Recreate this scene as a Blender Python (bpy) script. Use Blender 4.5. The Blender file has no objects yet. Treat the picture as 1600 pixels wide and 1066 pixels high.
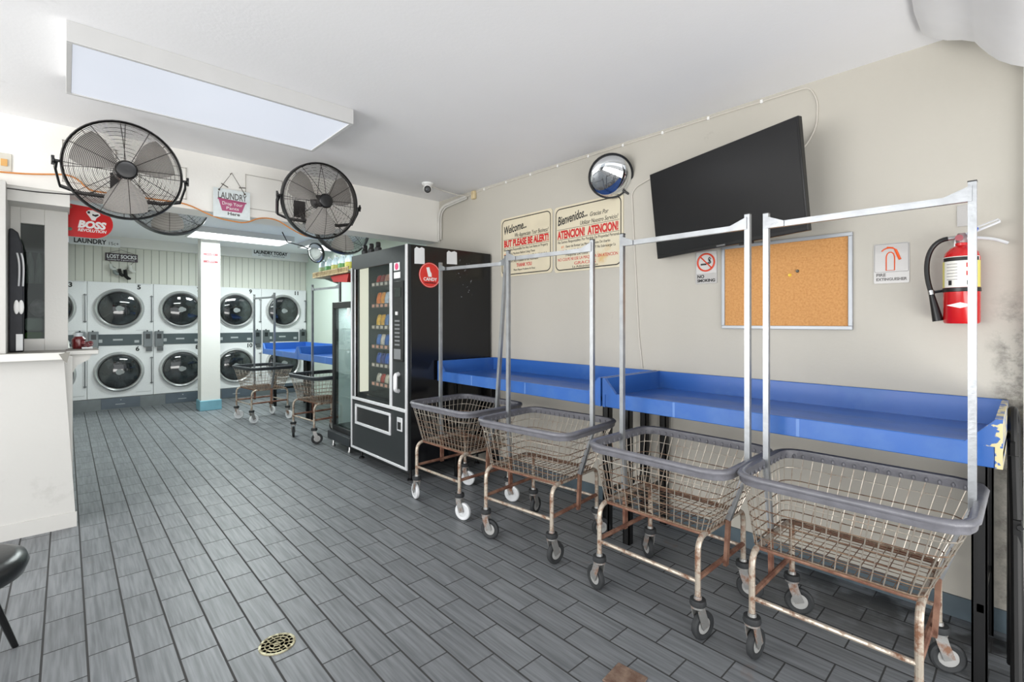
import bpy, math, random
from mathutils import Vector, Matrix
PI = math.pi
sc = bpy.context.scene
col = sc.collection
random.seed(7)

# ------------------------------------------------------------------ camera
cam_d = bpy.data.cameras.new('camera'); cam = bpy.data.objects.new('camera', cam_d); col.objects.link(cam)
cam.location = (0, 0, 1.4)
cam.rotation_euler = (PI/2, 0, -math.radians(42.864))
cam_d.sensor_fit = 'HORIZONTAL'; cam_d.sensor_width = 36.0
cam_d.lens = 36.0*751/1600
cam_d.shift_y = (503-533)/1600*1.0
cam_d.clip_start = 0.02
sc.camera = cam

# ------------------------------------------------------------------ light
sc.view_settings.view_transform = 'Standard'
sc.view_settings.look = 'None'
sc.view_settings.gamma = 1.0
sc.view_settings.use_curve_mapping = False
sc.view_settings.exposure = -0.22
w = bpy.data.worlds.new('sky'); sc.world = w; w.use_nodes = True
wn = w.node_tree.nodes; wl = w.node_tree.links
bg = wn['Background']
bg.inputs['Color'].default_value = (0.90, 0.95, 1.0, 1)
bg.inputs['Strength'].default_value = 1.0

def area_light(name, loc, rot, sx, sy, power, color=(1, 1, 1)):
    d = bpy.data.lights.new(name, 'AREA'); d.shape = 'RECTANGLE'; d.size = sx; d.size_y = sy
    d.energy = power; d.color = color
    o = bpy.data.objects.new(name, d); col.objects.link(o); o.location = loc; o.rotation_euler = rot
    return o
# daylight entering through the open shopfront behind the camera
area_light('shopfront_daylight', (-0.6, -2.4, 1.7), (PI/2, 0, 0), 6.5, 2.6, 40, (1.0, 0.99, 0.975))
# added fill outside, aimed up like a pavement bounce to brighten the ceiling
area_light('added_ceiling_fill', (-0.4, -1.6, 0.1), (math.radians(112), 0, 0), 6.0, 1.6, 250, (1.0, 0.985, 0.96))
# added fill outside an unseen, made-up opening on the left
area_light('added_side_fill', (-4.3, 2.3, 1.45), (PI/2+0.5, 0, -PI/2), 4.0, 2.4, 330, (1.0, 0.99, 0.98))
# tubes of the far and front ceiling lamps, then an added unseen fill behind the beam
area_light('back_tube_light', (2.0, 8.35, 2.66), (0, 0, 0), 1.2, 0.5, 95, (0.90, 1.0, 0.98))
area_light('front_tube_light', (0.68, 3.29, 2.645), (0, 0, 0), 1.2, 0.5, 12, (0.97, 0.99, 1.0))
area_light('added_back_fill', (1.5, 6.0, 2.66), (0, 0, 0), 1.2, 0.5, 48, (0.92, 1.0, 0.98))

# ------------------------------------------------------------------ materials
def new_mat(name):
    m = bpy.data.materials.new(name); m.use_nodes = True
    return m, m.node_tree.nodes, m.node_tree.links, m.node_tree.nodes['Principled BSDF']
def srgb(r, g, b):
    f = lambda c: (c/255/12.92) if c/255 <= 0.04045 else ((c/255+0.055)/1.055)**2.4
    return (f(r), f(g), f(b), 1)
MC = {}
def mat(name, rgb, rough=0.5, metal=0.0, var=0.06, scale=8.0, bump=0.0, spec=0.5, bscale=None, coat=0.0):
    """plain procedural material: base colour broken by noise, optional bump"""
    if name in MC: return MC[name]
    m, n, l, b = new_mat(name)
    c = srgb(*rgb)
    tc = n.new('ShaderNodeTexCoord')
    no = n.new('ShaderNodeTexNoise'); no.inputs['Scale'].default_value = scale; no.inputs['Detail'].default_value = 5
    l.new(tc.outputs['Object'], no.inputs['Vector'])
    r = n.new('ShaderNodeMapRange'); r.inputs['From Min'].default_value = 0.3; r.inputs['From Max'].default_value = 0.7
    r.inputs['To Min'].default_value = 1-var; r.inputs['To Max'].default_value = 1+var
    l.new(no.outputs['Fac'], r.inputs['Value'])
    mx = n.new('ShaderNodeVectorMath'); mx.operation = 'SCALE'; mx.inputs[0].default_value = c[:3]
    l.new(r.outputs[0], mx.inputs['Scale']); l.new(mx.outputs[0], b.inputs['Base Color'])
    b.inputs['Roughness'].default_value = rough; b.inputs['Metallic'].default_value = metal
    b.inputs['Specular IOR Level'].default_value = spec; b.inputs['Coat Weight'].default_value = coat
    if bump:
        n2 = n.new('ShaderNodeTexNoise'); n2.inputs['Scale'].default_value = bscale or scale*6; n2.inputs['Detail'].default_value = 4
        l.new(tc.outputs['Object'], n2.inputs['Vector'])
        bp = n.new('ShaderNodeBump'); bp.inputs['Strength'].default_value = bump; bp.inputs['Distance'].default_value = 0.01
        l.new(n2.outputs['Fac'], bp.inputs['Height']); l.new(bp.outputs[0], b.inputs['Normal'])
    MC[name] = m
    return m
def two_tone(name, rgb1, rgb2, lo, hi, scale, rough1=0.4, rough2=0.85, metal1=0.0, metal2=0.0, bump=0.15, stretch=(1, 1, 1)):
    """colour 1 with patches of colour 2 (rust, wear, chipped paint) where a noise passes a threshold"""
    if name in MC: return MC[name]
    m, n, l, b = new_mat(name)
    tc = n.new('ShaderNodeTexCoord'); mp = n.new('ShaderNodeMapping'); mp.inputs['Scale'].default_value = stretch
    l.new(tc.outputs['Object'], mp.inputs['Vector'])
    no = n.new('ShaderNodeTexNoise'); no.inputs['Scale'].default_value = scale; no.inputs['Detail'].default_value = 7; no.inputs['Roughness'].default_value = 0.65
    l.new(mp.outputs[0], no.inputs['Vector'])
    r = n.new('ShaderNodeMapRange'); r.inputs['From Min'].default_value = lo; r.inputs['From Max'].default_value = hi
    l.new(no.outputs['Fac'], r.inputs['Value'])
    mx = n.new('ShaderNodeMix'); mx.data_type = 'RGBA'
    mx.inputs['A'].default_value = srgb(*rgb1); mx.inputs['B'].default_value = srgb(*rgb2)
    l.new(r.outputs[0], mx.inputs['Factor']); l.new(mx.outputs['Result'], b.inputs['Base Color'])
    for key, a, c in (('Roughness', rough1, rough2), ('Metallic', metal1, metal2)):
        q = n.new('ShaderNodeMapRange'); q.inputs['To Min'].default_value = a; q.inputs['To Max'].default_value = c
        l.new(r.outputs[0], q.inputs['Value']); l.new(q.outputs[0], b.inputs[key])
    bp = n.new('ShaderNodeBump'); bp.inputs['Strength'].default_value = bump; bp.inputs['Distance'].default_value = 0.004
    l.new(no.outputs['Fac'], bp.inputs['Height']); l.new(bp.outputs[0], b.inputs['Normal'])
    MC[name] = m
    return m
def emit(name, rgb, strength):
    m, n, l, b = new_mat(name)
    b.inputs['Base Color'].default_value = srgb(110, 112, 114); b.inputs['Roughness'].default_value = 0.4
    b.inputs['Emission Color'].default_value = srgb(*rgb); b.inputs['Emission Strength'].default_value = strength
    tc = n.new('ShaderNodeTexCoord'); no = n.new('ShaderNodeTexNoise'); no.inputs['Scale'].default_value = 2.0
    l.new(tc.outputs['Object'], no.inputs['Vector'])
    r = n.new('ShaderNodeMapRange'); r.inputs['To Min'].default_value = strength*0.94; r.inputs['To Max'].default_value = strength*1.06
    l.new(no.outputs['Fac'], r.inputs['Value']); l.new(r.outputs[0], b.inputs['Emission Strength'])
    return m
def glass(name, rgb, alpha, rough=0.03, edge=0.5):
    """thin clear pane: mostly transparent with a surface reflection"""
    m, n, l, b = new_mat(name)
    tr = n.new('ShaderNodeBsdfTransparent'); tr.inputs['Color'].default_value = srgb(*rgb)
    gl = n.new('ShaderNodeBsdfGlossy'); gl.inputs['Roughness'].default_value = rough
    lw = n.new('ShaderNodeLayerWeight'); lw.inputs['Blend'].default_value = 0.35
    ms = n.new('ShaderNodeMixShader')
    r = n.new('ShaderNodeMapRange'); r.inputs['To Min'].default_value = alpha; r.inputs['To Max'].default_value = min(1, alpha+edge)
    l.new(lw.outputs['Fresnel'], r.inputs['Value']); l.new(r.outputs[0], ms.inputs['Fac'])
    l.new(tr.outputs[0], ms.inputs[1]); l.new(gl.outputs[0], ms.inputs[2])
    l.new(ms.outputs[0], n['Material Output'].inputs['Surface'])
    return m

def tile_floor():
    m, n, l, b = new_mat('grey_streaked_quarry_tile')
    geo = n.new('ShaderNodeNewGeometry'); sp = n.new('ShaderNodeSeparateXYZ'); l.new(geo.outputs['Position'], sp.inputs[0])
    def mth(op, a, c=None, d=None):
        q = n.new('ShaderNodeMath'); q.operation = op
        for i, v in enumerate((a, c, d)):
            if v is None: continue
            if isinstance(v, (int, float)): q.inputs[i].default_value = v
            else: l.new(v, q.inputs[i])
        return q.outputs[0]
    W_, L_ = 0.14, 0.285
    u = mth('DIVIDE', mth('SUBTRACT', sp.outputs['X'], 0.066), W_)
    cu = mth('FLOOR', u); fu = mth('SUBTRACT', u, cu)
    par = mth('ABSOLUTE', mth('MODULO', cu, 2.0))               # alternate courses shift by half a tile
    v0 = mth('DIVIDE', mth('SUBTRACT', sp.outputs['Y'], 1.396-0.1425), L_)
    v = mth('ADD', v0, mth('MULTIPLY', par, 0.5))
    cv = mth('FLOOR', v); fv = mth('SUBTRACT', v, cv)
    du = mth('MULTIPLY', mth('SUBTRACT', 0.5, mth('ABSOLUTE', mth('SUBTRACT', fu, 0.5))), W_)
    dv = mth('MULTIPLY', mth('SUBTRACT', 0.5, mth('ABSOLUTE', mth('SUBTRACT', fv, 0.5))), L_)
    ju = n.new('ShaderNodeMapRange'); ju.inputs['From Min'].default_value = 0.0032; ju.inputs['From Max'].default_value = 0.0048; l.new(du, ju.inputs['Value'])
    jv = n.new('ShaderNodeMapRange'); jv.inputs['From Min'].default_value = 0.0024; jv.inputs['From Max'].default_value = 0.0036; l.new(dv, jv.inputs['Value'])
    body = mth('MULTIPLY', ju.outputs[0], jv.outputs[0])
    # random per tile
    cmb = n.new('ShaderNodeCombineXYZ'); l.new(cu, cmb.inputs[0]); l.new(cv, cmb.inputs[1])
    wn_ = n.new('ShaderNodeTexWhiteNoise'); wn_.noise_dimensions = '3D'; l.new(cmb.outputs[0], wn_.inputs['Vector'])
    # streaks running along the tile
    sv = n.new('ShaderNodeCombineXYZ')
    l.new(mth('MULTIPLY', sp.outputs['X'], 75.0), sv.inputs[0]); l.new(mth('MULTIPLY', sp.outputs['Y'], 3.5), sv.inputs[1])
    l.new(mth('MULTIPLY', wn_.outputs['Value'], 90.0), sv.inputs[2])
    st = n.new('ShaderNodeTexNoise'); st.inputs['Scale'].default_value = 1.0; st.inputs['Detail'].default_value = 3; l.new(sv.outputs[0], st.inputs['Vector'])
    big = n.new('ShaderNodeTexNoise'); big.inputs['Scale'].default_value = 1.1; big.inputs['Detail'].default_value = 4; l.new(geo.outputs['Position'], big.inputs['Vector'])
    cr = n.new('ShaderNodeValToRGB'); l.new(st.outputs['Fac'], cr.inputs['Fac'])
    cr.color_ramp.elements[0].position = 0.32; cr.color_ramp.elements[0].color = srgb(96, 99, 102)
    cr.color_ramp.elements[1].position = 0.66; cr.color_ramp.elements[1].color = srgb(123, 126, 129)
    k = mth('ADD', 0.84, mth('ADD', mth('MULTIPLY', wn_.outputs['Value'], 0.14), mth('MULTIPLY', big.outputs['Fac'], 0.20)))
    vm = n.new('ShaderNodeVectorMath'); vm.operation = 'SCALE'; l.new(cr.outputs['Color'], vm.inputs[0]); l.new(k, vm.inputs['Scale'])
    # rust spots and black grime by the right-hand wall
    rn = n.new('ShaderNodeTexNoise'); rn.inputs['Scale'].default_value = 4.2; rn.inputs['Detail'].default_value = 6; l.new(geo.outputs['Position'], rn.inputs['Vector'])
    rr = n.new('ShaderNodeMapRange'); rr.inputs['From Min'].default_value = 0.70; rr.inputs['From Max'].default_value = 0.78; rr.inputs['To Max'].default_value = 0.5; l.new(rn.outputs['Fac'], rr.inputs['Value'])
    m1 = n.new('ShaderNodeMix'); m1.data_type = 'RGBA'; l.new(rr.outputs[0], m1.inputs['Factor']); l.new(vm.outputs[0], m1.inputs['A']); m1.inputs['B'].default_value = srgb(120, 88, 70)
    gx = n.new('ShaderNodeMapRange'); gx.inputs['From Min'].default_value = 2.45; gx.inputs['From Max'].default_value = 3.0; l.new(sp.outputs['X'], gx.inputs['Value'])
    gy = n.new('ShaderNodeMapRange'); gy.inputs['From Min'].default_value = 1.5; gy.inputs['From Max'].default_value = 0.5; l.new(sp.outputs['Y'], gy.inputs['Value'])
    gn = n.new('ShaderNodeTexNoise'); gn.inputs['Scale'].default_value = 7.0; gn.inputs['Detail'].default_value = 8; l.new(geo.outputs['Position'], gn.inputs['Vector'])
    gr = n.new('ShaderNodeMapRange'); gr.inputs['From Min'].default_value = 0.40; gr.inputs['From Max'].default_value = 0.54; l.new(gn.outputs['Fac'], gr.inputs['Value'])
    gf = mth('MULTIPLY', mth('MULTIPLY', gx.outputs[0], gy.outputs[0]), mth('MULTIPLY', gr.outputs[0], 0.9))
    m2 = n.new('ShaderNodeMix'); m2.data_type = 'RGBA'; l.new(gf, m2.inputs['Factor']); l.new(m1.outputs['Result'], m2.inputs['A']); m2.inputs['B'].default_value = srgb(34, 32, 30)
    m3 = n.new('ShaderNodeMix'); m3.data_type = 'RGBA'; l.new(body, m3.inputs['Factor']); m3.inputs['A'].default_value = srgb(58, 58, 58); l.new(m2.outputs['Result'], m3.inputs['B'])
    l.new(m3.outputs['Result'], b.inputs['Base Color'])
    rg = n.new('ShaderNodeMapRange'); rg.inputs['To Min'].default_value = 0.9; rg.inputs['To Max'].default_value = 0.42; l.new(body, rg.inputs['Value']); l.new(rg.outputs[0], b.inputs['Roughness'])
    b.inputs['Specular IOR Level'].default_value = 0.35
    bp = n.new('ShaderNodeBump'); bp.inputs['Strength'].default_value = 0.5; bp.inputs['Distance'].default_value = 0.003
    l.new(mth('ADD', body, mth('MULTIPLY', st.outputs['Fac'], 0.2)), bp.inputs['Height']); l.new(bp.outputs[0], b.inputs['Normal'])
    return m

def wall_paint(name, rgb, smudge=(120, 116, 110), lo=0.64, hi=0.80, amount=0.5, scale=2.2):
    """painted plaster with faint roller texture and a few grimy smudges"""
    m, n, l, b = new_mat(name)
    geo = n.new('ShaderNodeNewGeometry')
    a = n.new('ShaderNodeTexNoise'); a.inputs['Scale'].default_value = 1.3; a.inputs['Detail'].default_value = 4; l.new(geo.outputs['Position'], a.inputs['Vector'])
    r = n.new('ShaderNodeMapRange'); r.inputs['To Min'].default_value = 0.96; r.inputs['To Max'].default_value = 1.04; l.new(a.outputs['Fac'], r.inputs['Value'])
    s_ = n.new('ShaderNodeVectorMath'); s_.operation = 'SCALE'; s_.inputs[0].default_value = srgb(*rgb)[:3]; l.new(r.outputs[0], s_.inputs['Scale'])
    c = n.new('ShaderNodeTexNoise'); c.inputs['Scale'].default_value = scale; c.inputs['Detail'].default_value = 8; c.inputs['Roughness'].default_value = 0.7; l.new(geo.outputs['Position'], c.inputs['Vector'])
    q = n.new('ShaderNodeMapRange'); q.inputs['From Min'].default_value = lo; q.inputs['From Max'].default_value = hi; q.inputs['To Max'].default_value = amount; l.new(c.outputs['Fac'], q.inputs['Value'])
    mx = n.new('ShaderNodeMix'); mx.data_type = 'RGBA'; l.new(q.outputs[0], mx.inputs['Factor']); l.new(s_.outputs[0], mx.inputs['A']); mx.inputs['B'].default_value = srgb(*smudge)
    l.new(mx.outputs['Result'], b.inputs['Base Color'])
    b.inputs['Roughness'].default_value = 0.6; b.inputs['Specular IOR Level'].default_value = 0.25
    f = n.new('ShaderNodeTexNoise'); f.inputs['Scale'].default_value = 60; l.new(geo.outputs['Position'], f.inputs['Vector'])
    bp = n.new('ShaderNodeBump'); bp.inputs['Strength'].default_value = 0.06; bp.inputs['Distance'].default_value = 0.01
    l.new(f.outputs['Fac'], bp.inputs['Height']); l.new(bp.outputs[0], b.inputs['Normal'])
    MC[name] = m
    return m

def beadboard():
    m, n, l, b = new_mat('grey_beadboard')
    geo = n.new('ShaderNodeNewGeometry'); sp = n.new('ShaderNodeSeparateXYZ'); l.new(geo.outputs['Position'], sp.inputs[0])
    d = n.new('ShaderNodeMath'); d.operation = 'PINGPONG'; d.inputs[1].default_value = 0.0525; l.new(sp.outputs['X'], d.inputs[0])
    r = n.new('ShaderNodeMapRange'); r.inputs['From Min'].default_value = 0.0; r.inputs['From Max'].default_value = 0.006; l.new(d.outputs[0], r.inputs['Value'])
    mx = n.new('ShaderNodeMix'); mx.data_type = 'RGBA'; mx.inputs['A'].default_value = srgb(138, 138, 130); mx.inputs['B'].default_value = srgb(206, 206, 196)
    l.new(r.outputs[0], mx.inputs['Factor']); l.new(mx.outputs['Result'], b.inputs['Base Color']); b.inputs['Roughness'].default_value = 0.55
    bp = n.new('ShaderNodeBump'); bp.inputs['Strength'].default_value = 0.6; bp.inputs['Distance'].default_value = 0.01; l.new(r.outputs[0], bp.inputs['Height']); l.new(bp.outputs[0], b.inputs['Normal'])
    return m

def chipped_blue():
    """blue laminate chipped to cream near the outer right edge (local x towards its maximum)"""
    m, n, l, b = new_mat('chipped_blue_paint')
    tc = n.new('ShaderNodeTexCoord'); sp = n.new('ShaderNodeSeparateXYZ'); l.new(tc.outputs['Object'], sp.inputs[0])
    no = n.new('ShaderNodeTexNoise'); no.inputs['Scale'].default_value = 28; no.inputs['Detail'].default_value = 6; l.new(tc.outputs['Object'], no.inputs['Vector'])
    gx = n.new('ShaderNodeMapRange'); gx.inputs['From Min'].default_value = 1.64; gx.inputs['From Max'].default_value = 1.735; l.new(sp.outputs['X'], gx.inputs['Value'])
    ad = n.new('ShaderNodeMath'); ad.operation = 'MULTIPLY_ADD'; ad.inputs[1].default_value = 0.30; l.new(gx.outputs[0], ad.inputs[0]); l.new(no.outputs['Fac'], ad.inputs[2])
    r = n.new('ShaderNodeMapRange'); r.inputs['From Min'].default_value = 0.76; r.inputs['From Max'].default_value = 0.79; l.new(ad.outputs[0], r.inputs['Value'])
    mx = n.new('ShaderNodeMix'); mx.data_type = 'RGBA'; mx.inputs['A'].default_value = srgb(50, 98, 172); mx.inputs['B'].default_value = srgb(214, 200, 150)
    l.new(r.outputs[0], mx.inputs['Factor']); l.new(mx.outputs['Result'], b.inputs['Base Color']); b.inputs['Roughness'].default_value = 0.35
    return m

WHITE = mat('white_enamel', (236, 236, 234), 0.35, var=0.02)
BLACK = mat('black_plastic', (20, 20, 21), 0.35, var=0.15)
BLACKM = mat('black_painted_steel', (12, 12, 13), 0.34, var=0.2, spec=0.6)
BLACKMAT = mat('matt_black', (14, 14, 14), 0.7)
CHROME = mat('chrome_tube', (158, 161, 164), 0.34, 0.75, var=0.12, scale=14, bump=0.05)
STEEL = mat('brushed_steel', (185, 186, 186), 0.35, 1.0, var=0.06, scale=20)
RUSTY = two_tone('rusty_steel_tube', (182, 172, 158), (116, 82, 62), 0.46, 0.62, 22, 0.36, 0.9, 0.5, 0.0, 0.3)
RUSTRED = two_tone('red_rust_bar', (140, 106, 88), (98, 62, 48), 0.38, 0.62, 14, 0.6, 0.9, 0.3, 0.0, 0.3)
WIRE = two_tone('rusty_basket_wire', (138, 118, 98), (84, 58, 44), 0.38, 0.60, 12, 0.45, 0.9, 0.45, 0.0, 0.1)
WIREUP = two_tone('plated_basket_wire', (184, 176, 164), (120, 90, 66), 0.50, 0.72, 9, 0.3, 0.9, 0.65, 0.0, 0.1)
BUMPER = mat('grey_rubber_bumper', (108, 108, 114), 0.34, var=0.14, scale=20, bump=0.15)
RUBBER = mat('dark_grey_rubber_tyre', (40, 42, 44), 0.7, var=0.15, scale=30)
WHEELW = mat('white_plastic_wheel', (214, 216, 218), 0.45, var=0.08, scale=30)
BLUE = two_tone('blue_laminate', (50, 98, 172), (76, 118, 178), 0.52, 0.85, 3.0, 0.28, 0.5, bump=0.03)
BLUEIN = two_tone('worn_blue_tray_bottom', (44, 90, 166), (112, 126, 156), 0.50, 0.78, 3.2, 0.3, 0.55, bump=0.03, stretch=(0.6, 2.2, 1))
CREAM = mat('cream_sign_board', (214, 204, 178), 0.5, var=0.07, scale=5)
REDP = mat('red_print', (196, 34, 34), 0.5, var=0.03)
BLKP = mat('black_print', (24, 24, 24), 0.55, var=0.03)
GRYP = mat('grey_print', (90, 88, 86), 0.55, var=0.03)
WHTP = mat('white_print', (240, 240, 238), 0.5, var=0.02)
PAPER = mat('white_paper', (224, 226, 226), 0.7, var=0.03)

# ------------------------------------------------------------------ mesh builder
class MB:
    def __init__(s): s.v = []; s.f = []; s.mi = []; s.cur = 0; s.T = None
    def add(s, vs, fs):
        k = len(s.v)
        if s.T is not None: vs = [tuple(s.T @ Vector(p)) for p in vs]
        s.v += [tuple(p) for p in vs]; s.f += [tuple(k+i for i in f) for f in fs]; s.mi += [s.cur]*len(fs)
        return s
    def box(s, x0, x1, y0, y1, z0, z1):
        return s.add([(x0,y0,z0),(x1,y0,z0),(x1,y1,z0),(x0,y1,z0),(x0,y0,z1),(x1,y0,z1),(x1,y1,z1),(x0,y1,z1)],
                     [(0,3,2,1),(4,5,6,7),(0,1,5,4),(1,2,6,5),(2,3,7,6),(3,0,4,7)])
    def tube(s, pts, r, seg=8, closed=False, flat=None):
        pts = [Vector(p) for p in pts]; n = len(pts); rings = []
        up = None
        for i in range(n):
            a = pts[i-1] if (i or closed) else pts[0]; c = pts[(i+1) % n] if (i < n-1 or closed) else pts[-1]
            t = (c-a)
            if t.length < 1e-9: t = Vector((0, 0, 1))
            t.normalize()
            if up is None:
                up = Vector((0, 0, 1)) if abs(t.z) < 0.9 else Vector((1, 0, 0))
            up = (up - t*up.dot(t))
            if up.length < 1e-6: up = Vector((1, 0, 0)) - t*t.x
            up.normalize(); sd = t.cross(up)
            rr = r[i] if isinstance(r, (list, tuple)) else r
            if flat: prof = [sd*(flat[0]*cx)+up*(flat[1]*cy) for cx, cy in ((-1,-1),(1,-1),(1,1),(-1,1))]
            else: prof = [sd*(rr*math.cos(2*PI*k/seg))+up*(rr*math.sin(2*PI*k/seg)) for k in range(seg)]
            rings.append([pts[i]+p for p in prof])
        m = len(rings[0]); vs = [p for r_ in rings for p in r_]; fs = []
        for i in range(n if closed else n-1):
            j = (i+1) % n
            for k in range(m):
                fs.append((i*m+k, i*m+(k+1) % m, j*m+(k+1) % m, j*m+k))
        if not closed:
            fs.append(tuple(range(m-1, -1, -1))); fs.append(tuple((n-1)*m+k for k in range(m)))
        return s.add(vs, fs)
    def cyl(s, p0, p1, r, seg=16, r2=None):
        return s.tube([p0, p1], [r, r if r2 is None else r2], seg)
    def lathe(s, prof, c=(0, 0, 0), axis='z', seg=32, cap=True):
        """prof: (radius, height) pairs along the axis"""
        vs = []; fs = []
        for r, h in prof:
            for k in range(seg):
                a = 2*PI*k/seg; p = (r*math.cos(a), r*math.sin(a), h)
                if axis == 'y': p = (p[0], h, p[1])
                if axis == 'x': p = (h, p[0], p[1])
                vs.append((p[0]+c[0], p[1]+c[1], p[2]+c[2]))
        for i in range(len(prof)-1):
            for k in range(seg):
                q = (i*seg+k, i*seg+(k+1) % seg, (i+1)*seg+(k+1) % seg, (i+1)*seg+k)
                fs.append(q if axis != 'y' else q[::-1])
        if prof[0] == prof[-1]: cap = False
        if cap and prof[0][0] > 0.0015: fs.append(tuple(range(seg-1, -1, -1)))
        if cap and prof[-1][0] > 0.0015: fs.append(tuple((len(prof)-1)*seg+k for k in range(seg)))
        return s.add(vs, fs)
    def prism(s, poly, a, b, plane='xz'):
        """extrude polygon (2D) along the third axis from a to b"""
        def P3(p, h): return {'xz': (p[0], h, p[1]), 'xy': (p[0], p[1], h), 'yz': (h, p[0], p[1])}[plane]
        n = len(poly); vs = [P3(p, a) for p in poly]+[P3(p, b) for p in poly]
        fs = [tuple(range(n-1, -1, -1)), tuple(range(n, 2*n))]+[(i, (i+1) % n, n+(i+1) % n, n+i) for i in range(n)]
        return s.add(vs, fs)
    def ball(s, c, r, sx=1, sy=1, sz=1, seg=12, rings=8):
        prof = [(max(1e-7, math.sin(PI*i/rings)), -math.cos(PI*i/rings)) for i in range(rings+1)]
        vs = []; fs = []
        for rr, h in prof:
            for k in range(seg):
                a = 2*PI*k/seg; vs.append((c[0]+r*sx*rr*math.cos(a), c[1]+r*sy*rr*math.sin(a), c[2]+r*sz*h))
        for i in range(rings):
            for k in range(seg): fs.append((i*seg+k, i*seg+(k+1) % seg, (i+1)*seg+(k+1) % seg, (i+1)*seg+k))
        return s.add(vs, fs)
    def band(s, path, prof):
        """sweep profile (outward, up) along a closed flat path of (x, y, nx, ny, z)"""
        n = len(path); m = len(prof); vs = []; fs = []
        for x, y, nx, ny, z in path:
            for a, b in prof: vs.append((x+nx*a, y+ny*a, z+b))
        for i in range(n):
            j = (i+1) % n
            for k in range(m): fs.append((i*m+k, j*m+k, j*m+(k+1) % m, i*m+(k+1) % m))
        return s.add(vs, fs)
    def build(s, name, mats, parent=None, smooth=True, bevel=0, angle=35):
        me = bpy.data.meshes.new(name); me.from_pydata(s.v, [], s.f)
        for m in (mats if isinstance(mats, (list, tuple)) else [mats]): me.materials.append(m)
        me.polygons.foreach_set('material_index', s.mi)
        import bmesh
        bm = bmesh.new(); bm.from_mesh(me); bmesh.ops.recalc_face_normals(bm, faces=bm.faces); bm.to_mesh(me); bm.free()
        if smooth:
            me.polygons.foreach_set('use_smooth', [True]*len(me.polygons)); me.set_sharp_from_angle(angle=math.radians(angle))
        me.update()
        o = bpy.data.objects.new(name, me); col.objects.link(o)
        if parent: o.parent = parent
        if bevel:
            b = o.modifiers.new('bevel', 'BEVEL'); b.width = bevel; b.segments = 2; b.limit_method = 'ANGLE'; b.angle_limit = math.radians(40)
        return o

def B(*boxes):
    m = MB()
    for b in boxes: m.box(*b)
    return m
def fillet(pts, r, n=5):
    pts = [Vector(p) for p in pts]; out = [pts[0]]
    for i in range(1, len(pts)-1):
        a, b, c = pts[i-1], pts[i], pts[i+1]; d1 = (a-b); d2 = (c-b)
        rr = min(r, d1.length*0.49, d2.length*0.49); d1.normalize(); d2.normalize()
        p = b+d1*rr; q = b+d2*rr
        for k in range(n+1):
            t = k/n; out.append(p*(1-t)**2+b*2*t*(1-t)+q*t*t)
    out.append(pts[-1]); return out
def bez(p0, p1, p2, p3, n=12):
    P_ = [Vector(p) for p in (p0, p1, p2, p3)]
    return [P_[0]*(1-t)**3+P_[1]*3*t*(1-t)**2+P_[2]*3*t*t*(1-t)+P_[3]*t**3 for t in [i/n for i in range(n+1)]]

def tag(o, label=None, cat=None, group=None, kind=None):
    if label: o['label'] = label
    if cat: o['category'] = cat
    if group: o['group'] = group
    if kind: o['kind'] = kind
    return o
def thing(name, label, cat, loc=(0, 0, 0), rz=0.0, group=None):
    o = bpy.data.objects.new(name, None); col.objects.link(o); o.empty_display_size = 0.05
    o.location = loc; o.rotation_euler = (0, 0, rz)
    return tag(o, label, cat, group)
def struct(name, mb, m, **k):
    o = mb.build(name, m, **k); o['kind'] = 'structure'; return o
def put(o, loc, rz=0.0): o.location = loc; o.rotation_euler = (0, 0, rz); return o
def text(body, size, m, parent, x, y, z, name='lettering', align='LEFT', shear=0.0, sx=1.0, bold=0.0, width=None, depth=0.0006, tilt=0.0):
    """flat lettering facing local -y, baseline start at (x, y, z)"""
    cu = bpy.data.curves.new(name, 'FONT'); cu.body = body; cu.size = size; cu.align_x = align; cu.shear = shear
    cu.offset = bold; cu.extrude = depth; cu.resolution_u = 3
    t = bpy.data.objects.new(name, cu); col.objects.link(t)
    dg = bpy.context.evaluated_depsgraph_get(); dg.update()
    me = bpy.data.meshes.new_from_object(t.evaluated_get(dg)); me.name = name
    bpy.data.objects.remove(t)
    xs = [v.co.x for v in me.vertices]
    if width and xs: sx = width/max(1e-6, max(xs)-min(xs))
    me.transform(Matrix.Diagonal((sx, 1, 1, 1)))
    me.transform(Matrix.Rotation(tilt, 4, 'Z'))
    me.transform(Matrix(((1, 0, 0, x), (0, 0, -1, y), (0, 1, 0, z), (0, 0, 0, 1))))
    me.materials.clear(); me.materials.append(m)
    o = bpy.data.objects.new(name, me); col.objects.link(o); o.parent = parent
    return o
def copy_tree(o, parent=None):
    c = o.copy(); col.objects.link(c)
    if parent: c.parent = parent
    for ch in list(o.children): copy_tree(ch, c)
    return c
RW = -PI/2        # rotation of things whose front faces the aisle (-x): local x runs to -y, local y into the wall

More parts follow.
